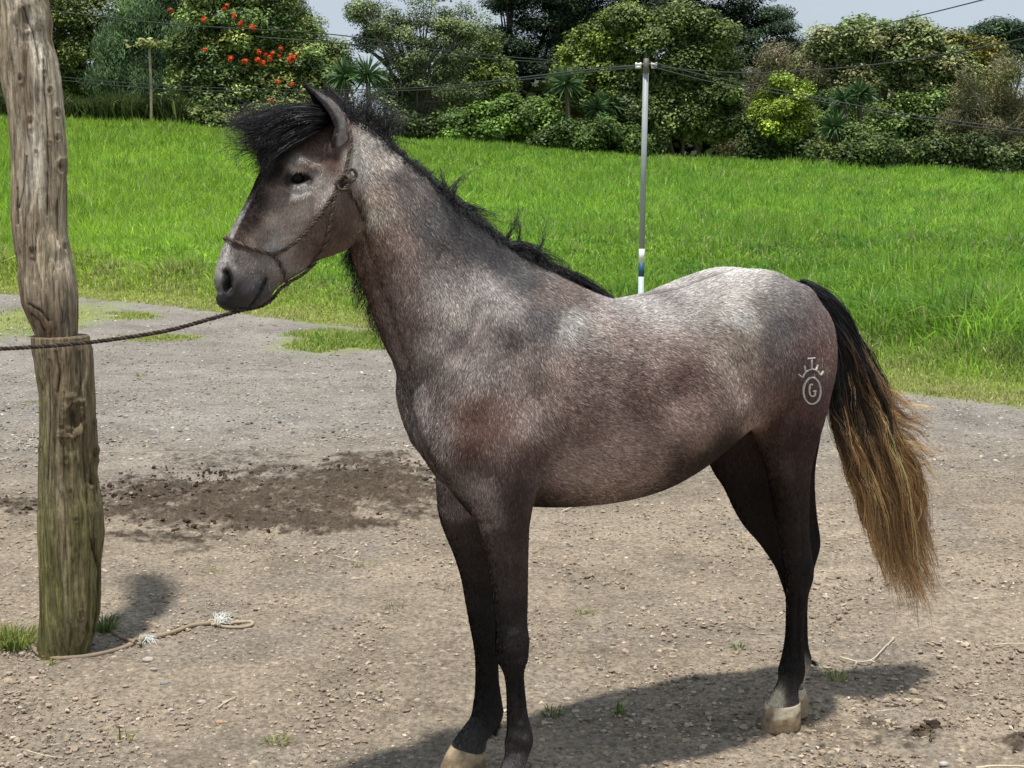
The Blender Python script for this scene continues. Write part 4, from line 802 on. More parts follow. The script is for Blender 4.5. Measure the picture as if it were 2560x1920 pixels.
# long hair: thin three-sided strands
hair_m = attr_mat('long_hair', .42, .45)
def strands(paths, r0, r1, colf, seg=14, name='mane', parent=None, wav=.004, wf=3, lk_=1):
    """paths: (n,k,3) guide points"""
    P = np.asarray(paths, float); n, k, _ = P.shape; seq = np.linspace(0, k - 1, seg); 
    E = np.concatenate([2 * P[:, :1] - P[:, 1:2], P, 2 * P[:, -1:] - P[:, -2:-1]], 1); Q = np.empty((n, seg, 3))
    for a, t in enumerate(seq):
        i = min(int(t), k - 2); f = t - i; p0, p1, p2, p3 = (E[:, i + b_] for b_ in range(4))
        Q[:, a] = .5 * (2 * p1 + (p2 - p0) * f + (2 * p0 - 5 * p1 + 4 * p2 - p3) * f * f + (3 * p1 - p0 - 3 * p2 + p3) * f ** 3)
    tt = np.linspace(0, 1, seg); fl = Q.reshape(-1, 3)
    nl_ = -(-n // lk_); ph = np.repeat(RG.random((nl_, 1, 3)) * 6.28, lk_, 0)[:n] + RG.normal(size=(n, 1, 3)) * .35; fr_ = np.repeat(RG.uniform(.6, 1.4, (nl_, 1, 1)), lk_, 0)[:n]
    Q = Q + wav * tt[None, :, None] * np.sin(wf * 6.28 * tt[None, :, None] * fr_ + ph)
    if wav > .0025: Q = Q + (wav * 2.2 * tt[None, :, None] ** .8) * np.stack([vnoise(Q.reshape(-1, 3), 9, 2, seed=s_).reshape(n, seg) for s_ in (41, 42, 43)], -1)
    T = np.gradient(Q, axis=1); T /= np.linalg.norm(T, axis=2)[..., None] + 1e-9
    N = np.cross(T, RG.normal(size=(n, 1, 3))); N /= np.linalg.norm(N, axis=2)[..., None] + 1e-9; B = np.cross(T, N)
    r = (r0 + (r1 - r0) * tt ** 1.3)[None, :, None] * RG.uniform(.6, 1.3, (n, 1, 1))
    V = np.stack([Q + r * (math.cos(a) * N + math.sin(a) * B) for a in (0, 2.094, 4.189)], 2)
    C = np.repeat(colf(tt, n)[:, :, None], 3, 2)
    i = (np.arange(n)[:, None, None] * seg + np.arange(seg - 1)[None, :, None]) * 3; j = np.arange(3)[None, None]; kk = (j + 1) % 3
    F = np.stack([i + j, i + kk, i + 3 + kk, i + 3 + j], -1).reshape(-1, 4)
    return under(mesh_np(name, V.reshape(-1, 3), F, hair_m, True, C.reshape(-1, 3)), parent or horse)
def flat(c, v=.35):
    def f(tt, n):
        return np.clip(np.array(c)[None, None] * np.exp(v * RG.normal(size=(n, 1, 1))) * np.ones((1, len(tt), 1)), .002, .8)
    return f
def locks(guides, per, spread0, spread1, jlen=.15):
    """clump strands round guide paths (m,k,3)"""
    G = np.asarray(guides); m, k, _ = G.shape; o = np.repeat(G, per, 0); t = np.linspace(0, 1, k)[None, :, None]
    off = RG.normal(size=(m * per, 1, 3)); o = o + off * (spread0 + (spread1 - spread0) * t)
    f = 1 - jlen * RG.random((m * per, 1)); L = []
    for a in range(k):
        x = a * f[:, 0]; i = np.minimum(x.astype(int), k - 2); fr = (x - i)[:, None]; L.append(o[np.arange(len(o)), i] * (1 - fr) + o[np.arange(len(o)), i + 1] * fr)
    return np.stack(L, 1)
def hpp(pts): return [hp(*p) for p in pts]
U = RG.uniform; G_ = RG.normal
# forelock, blown forward over the brow
gs = []
for i in range(135):
    a = RG.random(); b = RG.random(); wr = U(-.045, .045); sp = U(-1, 1) * .8
    ex = 566 + 85 * (a ** 1.3) + abs(G_()) * 14; ey = 318 + 115 * a + G_() * 9; ew = -.03 + .11 * sp
    top = b * (1 - a); cu = G_() * 10
    gs.append(hpp([(838 - 30 * a + U(-8, 8), 292 + 26 * a + U(-5, 5), wr), (788 - 15 * a, 280 + 45 * a + U(-7, 7), wr * 1.4 + .035 * sp - .02), (722 - 5 * a, 282 + 76 * a + U(-9, 9), .08 * sp - .03), (655 + 6 * a, 305 + 98 * a + U(-9, 9) + cu, .10 * sp - .03), (ex + 32, (ey + 296 + 118 * a) / 2 + U(-8, 8) + cu * 1.4, ew), (ex, ey + U(-10, 10) + cu, ew)]))
f1_ = locks(gs, 22, .006, .0055, .5)
gs = []
for i in range(60):                        # finest flyaways
    a = RG.random(); gs.append(hpp([(800 + U(-20, 10), 285 + U(-10, 10), U(-.05, .05)), (730, 262 + 60 * a + U(-14, 14), U(-.1, .05)), (655, 275 + 95 * a + U(-18, 18), U(-.12, .08)), (600 + U(-12, 12), 285 + 110 * a + U(-26, 20), U(-.12, .08)), (560 + U(-14, 40), 270 + 140 * a + U(-20, 20), U(-.12, .08)), (545 + U(0, 60), 262 + 160 * a + U(-20, 30), U(-.12, .08))]))
f2_ = locks(gs, 4, .010, .016, .5)
strands(np.concatenate([f1_, f2_]), .0009, .00025, flat((.012, .011, .014)), 18, 'forelock', wav=.008, wf=1.3, lk_=22)
# mane: along the crest, falling to the far side; black stubble on the near side
crest = crom(np.array([(850,290),(872,294),(924,321),(982,378),(1040,424),(1079,456),(1133,506),(1204,562),(1263,612),(1334,652),(1388,677),(1442,709),(1497,742),(1525,753)], float), 8)
cs = np.r_[0, np.cumsum(np.linalg.norm(np.diff(crest, axis=0), axis=1))]; cs /= cs[-1]
def cpt(t): return np.interp(t, cs, crest[:, 0]), np.interp(t, cs, crest[:, 1])
gs = []
for i in range(330):                       # over to the far side
    t = RG.random() ** .9 * .97; x, y = cpt(t); w0 = U(-.012, .02); L = (.20 if t < .7 else .12) * U(.7, 1.2); lift = (20 if t < .12 else 4) * U(.2, 1)
    if t > .8: lift *= .5
    if t < .14 and RG.random() < .5: continue
    gs.append(hpp([(x, y + 4, w0), (x + 6, y - lift, w0 + .03), (x + 14, y - lift * .2 + 10, w0 + .075), (x + 20 + U(-5, 12), y + 45 * L / .2, w0 + .12), (x + 26 + U(-10, 20), y + 120 * L / .2, w0 + .15)]))
m1 = locks(gs, 13, .006, .010, .3)
gs = []
for i in range(330):                       # near side fringe along the crest
    t = RG.random() ** .8; x, y = cpt(t); x += U(-3, 3); w0 = U(-.026, .004)
    dx, dy = (U(6, 26), U(6, 26)) if t > .1 else (U(-6, 24), U(-24, 18))
    gs.append(hpp([(x, y + 6, w0), (x + dx * .3, y - 3 + dy * .1, w0 - .008), (x + dx * .7, y + dy * .5, w0 - .02), (x + dx, y + dy, w0 - .033)]))
m2 = locks(gs, 6, .007, .009, .5)
m2 = np.stack([m2[:, 0], m2[:, 1], (m2[:, 1] + m2[:, 2]) / 2, m2[:, 2], m2[:, 3]], 1)
gs = []
for i in range(70):                        # loose puff behind the ears
    x, y = cpt(RG.random() * .16); x += 14; gs.append(hpp([(x, y + 5, U(-.0, .04)), (x + U(-4, 15), y - U(15, 34), U(-.03, .05)), (x + U(-10, 45), y - U(20, 62), U(-.04, .08)), (x + U(10, 60), y - U(0, 50), U(-.03, .1)), (x + U(25, 90), y + U(-25, 25), U(-.03, .12))]))
m3 = locks(gs, 4, .010, .022, .4)
def wisp(pts, nn, s0, s1, per=7):
    gs = []
    for i in range(nn):
        k = 1 + .18 * G_(); gs.append(hpp([(pts[0][0] + (p[0] - pts[0][0]) * k + G_() * s1 * a, pts[0][1] + (p[1] - pts[0][1]) * k + G_() * s1 * a, p[2] + .01 * G_()) for a, p in zip((.3, .4, .7, .9, 1.2), pts)]))
    return locks(gs, per, .003, .005, .3)
wl = [wisp([(1105,490,.0),(1108,470,.0),(1108,450,-.01),(1104,435,-.01),(1098,420,-.01)], 10, 0, 10, 3),
      wisp([(1120,500,.0),(1135,475,.0),(1150,455,0),(1165,443,0),(1190,436,0)], 10, 0, 9, 3),
      wisp([(1140,512,.01),(1170,514,.01),(1195,522,0),(1220,534,0),(1250,545,0)], 14, 0, 8, 4),
      wisp([(1265,618,.0),(1270,590,.0),(1280,565,-.01),(1290,545,-.01),(1302,522,-.01)], 7, 0, 6, 3),
      wisp([(1300,625,.0),(1296,590,.0),(1290,560,0),(1286,545,0),(1300,525,0)], 6, 0, 6, 3),
      wisp([(1265,617,-.01),(1300,610,-.02),(1340,625,-.02),(1375,655,-.02),(1400,675,-.02)], 18, 0, 6),
      wisp([(1380,668,-.01),(1420,680,-.02),(1460,700,-.02),(1495,725,-.02),(1528,752,-.02)], 26, 0, 6),
      wisp([(1340,650,.02),(1350,620,.02),(1355,600,.02),(1358,585,.02),(1362,560,.02)], 5, 0, 6, 4),
      wisp([(1400,672,-.01),(1440,690,-.03),(1480,718,-.035),(1515,748,-.035),(1535,765,-.03)], 16, 0, 4)]
strands(np.concatenate([m1, m2, m3] + wl), .0008, .00025, flat((.017, .017, .020), .55), 12, 'mane', wav=.005, wf=2)
# long mane hanging on the far side, seen below the throat
gs = []
for i in range(70):
    t = RG.random(); nx = np.interp(t, [0, .3, .6, 1], [885, 892, 922, 968]); ny = np.interp(t, [0, .3, .6, 1], [590, 650, 740, 830]); cx_, cy_ = cpt(.1 + .35 * t)
    gs.append(hpp([(cx_, cy_ + 8, .03), ((cx_ + nx) / 2 + 20, (cy_ + ny) / 2 - 40, .135), (nx + 20, ny - 30, .13), (nx - 8 + U(-14, 10), ny + 15, .12), (nx - 10 + U(-16, 12), ny + U(50, 85), .11)]))
strands(locks(gs, 14, .006, .007, .35), .0009, .0003, flat((.012, .012, .013), .3), 14, 'mane', wav=.008, wf=2.2)
# tail
LP = np.array([(2040,770),(2080,850),(2078,960),(2100,1070),(2128,1190),(2168,1320),(2222,1465)], float)
RP = np.array([(2003,712),(2068,742),(2126,815),(2178,925),(2228,1045),(2272,1200),(2318,1395),], float)
gs, gu = [], []
for i in range(210):
    u = RG.random(); u = .5 + (u - .5) * 1.04; wv = U(-1, 1); P = LP * (1 - u) + RP * u; P = P + G_(size=P.shape) * np.linspace(1, 15, 7)[:, None]
    ext = 1 + .10 * math.sin(u * 3.1) + .08 * G_()
    d = P[-1] - P[-2]; P[-1] = P[-2] + d * ext * (1.38 if .3 < u < .95 else 1.05)
    gs.append([hp(P[k][0], P[k][1], wv * (.02, .045, .06, .07, .08, .08, .07)[k]) for k in range(7)]); gu.append(u)
for i in range(30):                         # lower wisps
    k = U(0, 1); P = [(2008, 714), (2070, 748), (2128, 822), (2185, 945), (2240 + U(-6, 10), 1080), (2285 + 25 * k + G_() * 5, 1210 + 60 * k), (2300 + 42 * k + G_() * 8, 1330 + 110 * k + G_() * 20)]
    gs.append([hp(p[0], p[1], U(-.05, .05)) for p in P]); gu.append(1)
for i in range(40):                         # wisps blown out to the right
    k = U(0, 1); y0 = 900 + 260 * k
    P = [(2010, 716), (2070, 750), (2125, 830), (2165, y0), (2215 + U(-10, 10), y0 + 70), (2275, y0 + 110 + U(-15, 15)), (2330 + U(-30, 40) - 25 * k, y0 + 125 + U(-25, 60) + 60 * k)]
    gs.append([hp(p[0], p[1], U(-.04, .04)) for p in P]); gu.append(1)
gu = np.repeat(gu, 25)
tl = locks(gs, 25, .007, .0030, .30)
lk = np.repeat(G_(size=len(gs)), 25)
def tailcol(tt, n):
    u = gu[:n, None]; t = tt[None] + .04 * G_(size=(n, 1)) + .10 * lk[:n, None] + .04 * u
    k1 = np.clip((t - .52) / .22, 0, 1)[..., None]; k2 = np.clip((t - .62) / .3, 0, 1)[..., None]
    c = np.array([.012, .012, .014]) * (1 - k1) + k1 * (np.array([.085, .048, .028]) * (1 - k2) + k2 * np.array([.46, .275, .125]))
    return np.clip(c * np.exp(.28 * G_(size=(n, 1, 1)) + .38 * lk[:n, None, None]), .002, .8)
strands(tl, .0010, .0004, tailcol, 30, 'tail', wav=.013, wf=2.6, lk_=25)
# fetlock tufts
gs = []
for (x, y, ww) in ((1222,1822,.15), (1238,1815,.13), (1240,1800,.11)):
    for i in range(8): gs.append(hpp([(x, y, ww), (x + U(-2, 6), y + 10, ww), (x + U(-10, 12), y + 20, ww), (x + U(-14, 14), y + U(24, 34), ww)]))
strands(locks(gs, 8, .002, .004, .3), .0008, .0003, flat((.014, .012, .012), .3), 8, 'fetlock_hair', wav=.003)
gs = [hpp([(2020, 1650, .042), (2028, 1656, .042), (2036, 1660, .042), (2040 + U(-5, 6), 1664 + U(-3, 3), .042)]) for i in range(10)]
strands(locks(gs, 8, .002, .004, .3), .0008, .0003, flat((.014, .012, .012), .3), 8, 'fetlock_hair', wav=.003)

# ------------------------------------------------------------------ rope halter and lead
rope_m = attr_mat('twisted_rope', .85, .2, nscale=250, namp=.3, bump=.0006, bscale=900)
halter = tag(empty('rope_halter', tuple(hp(747, 560, 0))), 'thin dark brown twisted rope halter knotted at the cheek on the horse\'s head', 'halter')
RC = (.105, .080, .064)
def onf(pts, off=.0055, far=False):
    P = []
    for p in pts:
        h = hit(p[0], p[1], off) if len(p) == 2 else None
        P.append(h if h is not None else hp(p[0], p[1], p[2] if len(p) > 2 else -.03))
    P = np.array(P)
    if far: q = hloc(P); P = M0 + q[:, :1] * TT + (-q[:, 1:2]) * LL + q[:, 2:3] * UP
    return P
R0 = .0044
def rp(name, P, r=R0): return rope(P, r, col_=RC).build(name, rope_m, halter)
topn = np.array([hp(855, 283, 0)])
c1 = [(868,305),(873,335),(873,365),(867,400),(858,432),(851,452)]
rp('crown_rope', np.concatenate([onf(c1)[::-1], hp(852, 281, .0)[None], onf(c1, far=True)]))
ck = [(846,462),(822,504),(790,550),(752,592),(712,622),(680,636)]
rp('cheek_rope', onf(ck)); rp('cheek_rope', onf(ck, far=True))
th = [(840,470),(832,510),(826,550),(815,592),(802,628)]
t1 = onf(th); t2 = onf(th, far=True); und = [hp(775, 665, -.02), hp(745, 695, 0.0)]
rp('throat_rope', np.concatenate([t1, [hp(786, 654, -.045)], [hp(770, 668, 0)], [hp(786, 654, .045)], t2[::-1]]))
nb = [(578,600),(606,612),(642,627),(680,637)]
f1, f2 = onf(nb), onf(nb, far=True)
rp('noseband', np.concatenate([f1[::-1], hp(566, 594, 0)[None], f2]))
cb = [(680,637),(696,658),(708,682)]
g1, g2 = onf(cb), onf(cb, far=True)
rp('chin_rope', np.concatenate([g1, [hp(717, 704, -.03)], [hp(716, 712, 0)], [hp(717, 704, .03)], g2[::-1]]))
rp('chin_rope', np.array([hp(790, 656, -.03), hp(760, 684, -.028), hp(728, 703, -.025), hp(702, 722, -.02), hp(684, 742, -.012), hp(672, 758, 0)]))
# knot: a few tight turns
kc = hit(853, 456, .010); kx = np.array([1., 0, 0]); ang = np.linspace(0, 2 * np.pi * 1.15, 16)
mb = None
for (sx, sz, tl_, o) in ((.017, .012, .5, 0), (.012, .019, -.4, .004), (.019, .016, 1.2, -.003)):
    P = [kc + np.array([math.cos(a) * sx * math.cos(tl_) - math.sin(a) * sz * math.sin(tl_), -.006 + o + .006 * math.sin(2 * a), math.cos(a) * sx * math.sin(tl_) + math.sin(a) * sz * math.cos(tl_)]) for a in ang]
    mb = rope(np.array(P), R0, col_=RC, mb=mb)
mb.build('knot', rope_m, halter)
rp('loop_rope', onf([(856,444),(872,424),(884,432),(884,446),(872,456),(856,460),(836,462)], .008))
P = onf([(860,456),(876,486),(893,518),(908,545)], .007); rp('rope_end', P, .0045)
mb = MB()
for i in range(22):
    d = G_(size=3) * .006; V, F = tube(np.array([P[-1], P[-1] + d * .6 + [0, 0, -.003], P[-1] + d * 1.2 + [0, 0, -.008]]), [.0008, .0006, .0003], 4); mb.add(V, F, (.16, .13, .11))
mb.build('frayed_tip', rope_m, halter)
lead = rope(np.array([hp(690, 738, -.015), hp(655, 764, -.01), hp(600, 777, -.02), at(520, 799, 3.42), at(420, 826, 3.42), at(300, 846, 3.42), at(200, 858, 3.42), at(90, 867, 3.42), at(-60, 874, 3.42), at(-300, 876, 3.42)]), .0052, col_=(.055, .044, .036)).build('lead_rope', rope_m)
tag(lead, 'dark twisted lead rope stretched from the horse\'s chin leftward past the wooden post', 'rope')
# ------------------------------------------------------------------ trees and bushes along the field's far side
leaf_m = attr_mat('foliage', .5, .3, trans=.12)
bark_m = attr_mat('bark', .9, .2, nscale=14, namp=.35, bump=.02, bscale=30)
def leafquads(P, N_, size, asp, c, droop=0.0):
    n = len(P); N_ = N_ / (np.linalg.norm(N_, axis=1)[:, None] + 1e-9); T = np.cross(N_, RG.normal(size=(n, 3))); T /= np.linalg.norm(T, axis=1)[:, None] + 1e-9
    if droop: T = T * (1 - droop) + np.array([0, 0, -1]) * droop; T /= np.linalg.norm(T, axis=1)[:, None]; 
    B = np.cross(N_, T); B /= np.linalg.norm(B, axis=1)[:, None] + 1e-9
    T = T * size[:, None]; B = B * (size * asp)[:, None]
    V = np.stack([P - T, P + B - T * .1, P + T, P - B - T * .1], 1); return V.reshape(-1, 3), [np.arange(n)[:, None] * 4 + [0, 1, 2, 3]], np.repeat(c, 4, 0)
KIND = {  # clump radius m, leaves per clump, leaf half length m, aspect, colours, upward bias, droop, clump flatness
 'broad':  (.55, 90, .105, .55, [(.060,.085,.022),(.085,.115,.030),(.042,.062,.018)], .9, 0, .75),
 'pale':   (.55, 85, .115, .6, [(.085,.115,.038),(.12,.145,.055),(.06,.085,.028),(.135,.135,.060)], 1.0, 0, .7),
 'tulip':  (.50, 75, .120, .5, [(.060,.095,.028),(.095,.130,.035),(.045,.068,.022),(.13,.14,.035)], 1.0, .15, .6),
 'airy':   (.42, 60, .075, .5, [(.075,.095,.040),(.10,.125,.055),(.055,.075,.030)], .8, 0, .55),
 'cedar':  (.70, 130, .11, .35, [(.016,.032,.014),(.024,.045,.018),(.012,.024,.011)], .9, .2, .42),
 'feather':(.60, 130, .13, .22, [(.042,.075,.028),(.060,.095,.035),(.030,.055,.022)], .3, .55, .8),
 'brown':  (.55, 110, .11, .2, [(.095,.085,.045),(.12,.10,.06),(.065,.07,.032)], .3, .3, .8),
 'lime':   (.38, 80, .085, .6, [(.12,.18,.018),(.165,.225,.026),(.08,.125,.016)], .9, 0, .8),
 'vine':   (.42, 85, .095, .7, [(.075,.125,.025),(.11,.17,.032),(.05,.085,.018)], .9, 0, .8),
 'dark':   (.60, 80, .11, .55, [(.030,.045,.014),(.045,.062,.020),(.022,.035,.012)], .8, 0, .8),
}
def crown_pts(lobes, Y, kind, dens=1.0, fill=.5):
    cr_, per, ls, asp, cs_, upb, dr, fl = KIND[kind]; C_, Nn = [], []
    ex_ = []
    for L in lobes:
        for q_ in range(4):
            a_ = RG.random() * 6.28; k_ = RG.uniform(.75, 1.05); f_ = RG.uniform(.22, .42); ex_.append((L[0] + L[2] * k_ * math.cos(a_), L[1] + L[3] * k_ * math.sin(a_), max(L[2] * f_, 14), max(L[3] * f_, 11), RG.uniform(-1.2, .4)))
    for L in list(lobes) + ex_:
        cx, cy, rx, ry = L[:4]; ctr = at(cx, cy, Y + (L[4] if len(L) > 4 else 0)); k = ctr[1] / FPX; a, c_ = rx * k, ry * k; b_ = min(max(a, c_) * .8, 3.2)
        area_ = 4 * np.pi * ((a * b_) ** 1.6 / 3 + (a * c_) ** 1.6 / 3 + (b_ * c_) ** 1.6 / 3) ** (1 / 1.6); n = max(6, int(area_ / (cr_ ** 2 * 1.75) * dens)); d = RG.normal(size=(n, 3)); d /= np.linalg.norm(d, axis=1)[:, None]; d[:, 1] = np.where(RG.random(n) < .7, -np.abs(d[:, 1]), d[:, 1])
        r = np.where(RG.random(n) < fill, RG.uniform(.4, .85, n), RG.uniform(.82, 1.02, n)) * (1 + .28 * vnoise(d + cx, 2.5, 2)); C_.append(ctr + d * r[:, None] * [a, b_, c_]); Nn.append(d)
    return np.concatenate(C_), np.concatenate(Nn)
def crown(lobes, Y, kind, dens=1.0, tint=(1, 1, 1), fill=.5, extra=None, lsc=1.0):
    cr_, per, ls, asp, cs_, upb, dr, fl = KIND[kind]; per = int(per * 1.9); C_, D_ = crown_pts(lobes, Y, kind, dens, fill); n = len(C_)
    rr = cr_ * RG.uniform(.55, 1.25, n); idx = np.repeat(np.arange(n), np.maximum(8, (per * (rr / cr_) ** 2).astype(int))); K = len(idx)
    o = RG.normal(size=(K, 3)); o /= np.linalg.norm(o, axis=1)[:, None]; o *= (RG.random(K) ** .4)[:, None]; P = C_[idx] + o * rr[idx][:, None] * [1, 1, fl]
    N_ = o * .5 + D_[idx] * .35 + np.array([0, 0, upb]) + RG.normal(size=(K, 3)) * .45; cc = np.array(cs_); ci = RG.integers(0, len(cs_), n); c = cc[ci][idx] * (2.1 if kind != 'cedar' else 1.5) * np.exp(.22 * RG.normal(size=(K, 1))) * np.exp(.30 * RG.normal(size=(n, 1)))[idx] * np.array(tint)
    g = gz(P[:, 0], P[:, 1]); k = P[:, 2] > g + .02
    return leafquads(P[k], N_[k], ls * lsc * .62 * RG.uniform(.6, 1.35, k.sum()), asp, c[k], dr), C_
def limbs(base, ctrs, r, n, c_=(.13, .105, .08), sag=.0):
    """trunk from base to the middle of the crown, limbs to clumps"""
    mb = MB(); ctrs = np.asarray(ctrs); top = ctrs.mean(0); top = base + (top - base) * .8; q = (base * .6 + top * .4) + np.array([RG.normal() * .15, 0, 0]); T = crom([base - [0, 0, .3], base, q, top], 6)
    V, F_ = tube(T, np.linspace(r, r * .45, len(T)), 9); mb.add(V, F_, c_)
    pick = ctrs[RG.permutation(len(ctrs))[:n]]
    for p in pick:
        i = int(len(T) * RG.uniform(.38, .95)); s_ = T[i]; m_ = s_ * .5 + p * .5 + RG.normal(size=3) * .2 + [0, 0, .25]; L = crom([s_, m_, p], 6); V, F_ = tube(L, np.linspace(r * .42, r * .08, len(L)), 6); mb.add(V, F_, c_)
        for z_ in range(2):
            e_ = p + np.abs(RG.normal(size=3)) * .35 * np.sign(top - p); L = crom([L[len(L) // 2], (m_ + e_) / 2 + [0, 0, .15], e_], 4); V, F_ = tube(L, np.linspace(r * .2, r * .05, len(L)), 5); mb.add(V, F_, c_); L = crom([s_, m_, p], 6)
    return mb
def tree(name, label, cat, kind, lobes, bx, Y, dens=1.0, r=.16, nl=14, tint=(1, 1, 1), fill=.5, trunks=None, bark=(.13, .105, .08), group='trees and bushes along the field edge', lsc=1.0):
    gx = at(bx, 400, Y)[0]; base = np.array([gx, Y, gz(gx, Y)[0]]); root = tag(empty(name, tuple(base)), label, cat, group)
    (V, F_, C_), ctr = crown(lobes, Y, kind, dens, tint, fill, lsc=lsc); m_ = MB(); m_.add(V, F_, C_); m_.build('crown', leaf_m, root, smooth=False)
    for tx in (trunks or [bx]):
        x_ = at(tx, 400, Y)[0]; limbs(np.array([x_, Y, gz(x_, Y)[0]]), ctr, r, max(3, nl // len(trunks or [0])), bark).build('trunk', bark_m, root)
    return root
tree('leafy_tree', 'broadleaf tree with yellowish leaves behind the top of the wooden post', 'tree', 'broad', [(250,50,100,75),(160,60,120,90),(60,60,130,110),(190,170,110,80),(60,190,120,80),(260,150,60,60)], 190, 57, 1.0, tint=(1.25,1.15,1))
tree('conifer', 'feathery dark green conifer with drooping sprays behind the thin papaya stem', 'tree', 'feather', [(410,-40,80,90),(400,60,120,80),(380,140,130,70),(400,215,150,60),(330,90,60,70),(470,150,60,70),(450,250,80,50)], 400, 55, 1.0)
tree('round_tree', 'round broadleaf tree behind the left yuccas, below the gap of sky', 'tree', 'broad', [(760,90,50,40),(790,130,60,60),(740,150,70,70),(820,160,40,50),(800,210,60,50)], 780, 58, 1.0, tint=(1.1,1.05,1))
tree('spire_conifer', 'thin pointed conifer rising into the sky right of the flowering tree', 'tree', 'cedar', [(712,0,14,40),(712,50,22,30),(705,85,30,25),(655,30,55,60)], 712, 60, .8, r=.1, tint=(2.6,2.2,2.0), nl=6)
tulip = tree('flowering_tree', 'wide tulip tree dotted with bright orange red flowers', 'tree', 'tulip', [(620,-20,130,70),(600,60,150,80),(560,160,120,80),(700,170,130,80),(510,235,80,60),(620,250,120,60),(760,230,90,70),(480,130,50,60),(520,300,60,35),(600,310,60,30)], 600, 52, 1.15)
fl_m = attr_mat('flower_petals', .6, .3, trans=.3)
for (x, y, s_) in ((510,48,9),(585,40,8),(602,58,9),(633,68,10),(577,146,10),(612,152,9),(511,124,8),(645,150,10),(648,130,9),(658,157,8),(664,136,6),(680,133,8),(676,147,8),(703,120,8),(699,140,6),(726,147,14),(732,142,10),(695,203,7),(731,212,7),(678,252,10),(697,272,8),(560,22,6),(427,25,6),(568,12,6)):
    p = at(x, y, 49.4 if x < 740 else 49.8); n = int(s_ * 3.4) + 8; o = RG.normal(size=(n, 3)) * s_ * .0042; V, F_, C_ = leafquads(p + o, o + [0, -.02, .05], np.full(n, .06), .6, np.array([.62, .075, .015]) * np.exp(.25 * RG.normal(size=(n, 1)))); m_ = MB(); m_.add(V, F_, C_); m_.build('flower', fl_m, tulip, smooth=False)
tree('umbrella_tree', 'open airy tree with visible pale branches against the sky', 'tree', 'airy', [(935,45,50,30),(905,25,20,18),(1000,30,70,40),(1100,25,80,45),(1170,50,60,35),(1205,85,30,20),(960,85,45,22),(1060,80,90,35),(1150,95,50,28),(1030,135,70,30),(920,100,30,14),(1100,150,60,35),(990,170,50,25),(1060,200,90,35),(980,235,60,28),(1110,240,80,35),(1030,255,60,20)], 1045, 54, .5, r=.17, nl=60, fill=.12, bark=(.19,.17,.14))
tree('leafy_tree', 'broadleaf tree with yellow green leaves between the airy tree and the dark cedar', 'tree', 'broad', [(1170,130,70,40),(1190,180,80,50),(1150,230,70,50),(1230,220,50,50),(1200,280,70,40)], 1190, 57, .9, tint=(1.2,1.15,1.0))
tree('cedar', 'tall dark cedar whose left side shows sky through gaps', 'tree', 'cedar', [(1290,20,50,30),(1330,-30,70,50),(1400,-10,60,40),(1300,90,70,40),(1370,60,60,40),(1290,160,70,50),(1350,140,70,50),(1300,240,80,60),(1420,60,60,60),(1260,110,30,20)], 1330, 60, 1.0, r=.3, bark=(.06,.05,.04))
tree('cedar', 'tall dark cedar overtopping the round leafy tree on the right', 'tree', 'cedar', [(1500,-20,110,60),(1600,-40,120,70),(1700,-40,110,70),(1800,0,100,60),(1880,50,70,40),(1930,60,40,25),(1850,110,110,50),(1940,130,45,25),(1900,180,90,60),(1840,240,90,60),(1760,80,90,70),(1480,40,90,50),(1560,30,80,50),(1955,165,30,20)], 1780, 60, 1.0, r=.35, bark=(.06,.05,.04))
tree('round_tree', 'big round vine covered tree behind the grey pole', 'tree', 'vine', [(1510,110,80,50),(1450,170,70,50),(1560,70,80,40),(1540,190,90,60),(1440,230,60,50),(1480,290,80,60),(1560,280,80,60),(1420,270,40,50),(1500,350,70,40)], 1530, 52, 1.05, tint=(1.0,.86,.8))
tree('spreading_tree', 'dense olive green tree with several slim trunks behind the grey pole', 'tree', 'broad', [(1640,70,90,55),(1730,110,90,60),(1680,160,110,70),(1780,180,70,70),(1620,230,100,60),(1740,250,100,60),(1680,310,110,45),(1790,300,60,50),(1720,60,50,50),(1610,310,60,40)], 1700, 51.5, 1.1, r=.09, nl=18, trunks=[1660,1690,1705,1760,1570], bark=(.17,.15,.12), tint=(.95,.95,1))
tree('brown_bush', 'brownish feathery bush between the cedar and the lime green bush', 'bush', 'brown', [(1960,185,70,45),(1900,250,70,60),(1860,330,70,60),(2000,210,45,40),(1890,380,60,40)], 1910, 54, .9, r=.08)
tree('lime_bush', 'bright lime green bush standing out at the right of the pole', 'bush', 'lime', [(1975,230,45,28),(1950,265,50,30),(1985,290,40,40),(1915,285,30,22),(1990,340,35,30),(1960,330,40,30)], 1965, 50.5, 1.1, r=.06, tint=(.85,.82,.9))
tree('dark_bush', 'dark bush directly under the lime green leaves', 'bush', 'dark', [(1930,370,50,50),(1980,390,50,40),(2010,360,30,40)], 1950, 50.8, 1.1, r=.06, tint=(1.2,1.3,1.2))
tree('broadleaf_tree', 'large pale olive leaved tree under the sloping wire at right', 'tree', 'pale', [(2060,110,30,25),(2110,105,60,35),(2180,100,60,40),(2245,85,45,35),(2290,115,45,40),(2070,165,70,40),(2160,165,90,45),(2260,165,70,50),(2330,140,50,40),(2110,220,90,45),(2220,240,90,55),(2330,210,70,60),(2390,180,50,50)], 2210, 54, 1.05, r=.14, bark=(.25,.23,.2), trunks=[2190,2205])
tree('leafy_tree', 'dark green tree below the pale olive crown at the right', 'tree', 'broad', [(2180,310,110,50),(2290,320,100,60),(2080,300,60,50),(2250,380,110,45),(2120,390,80,40),(2360,300,60,60)], 2200, 52.5, 1.0, r=.08, trunks=[2185,2200,2215], bark=(.26,.24,.2), tint=(.85,.95,.9))
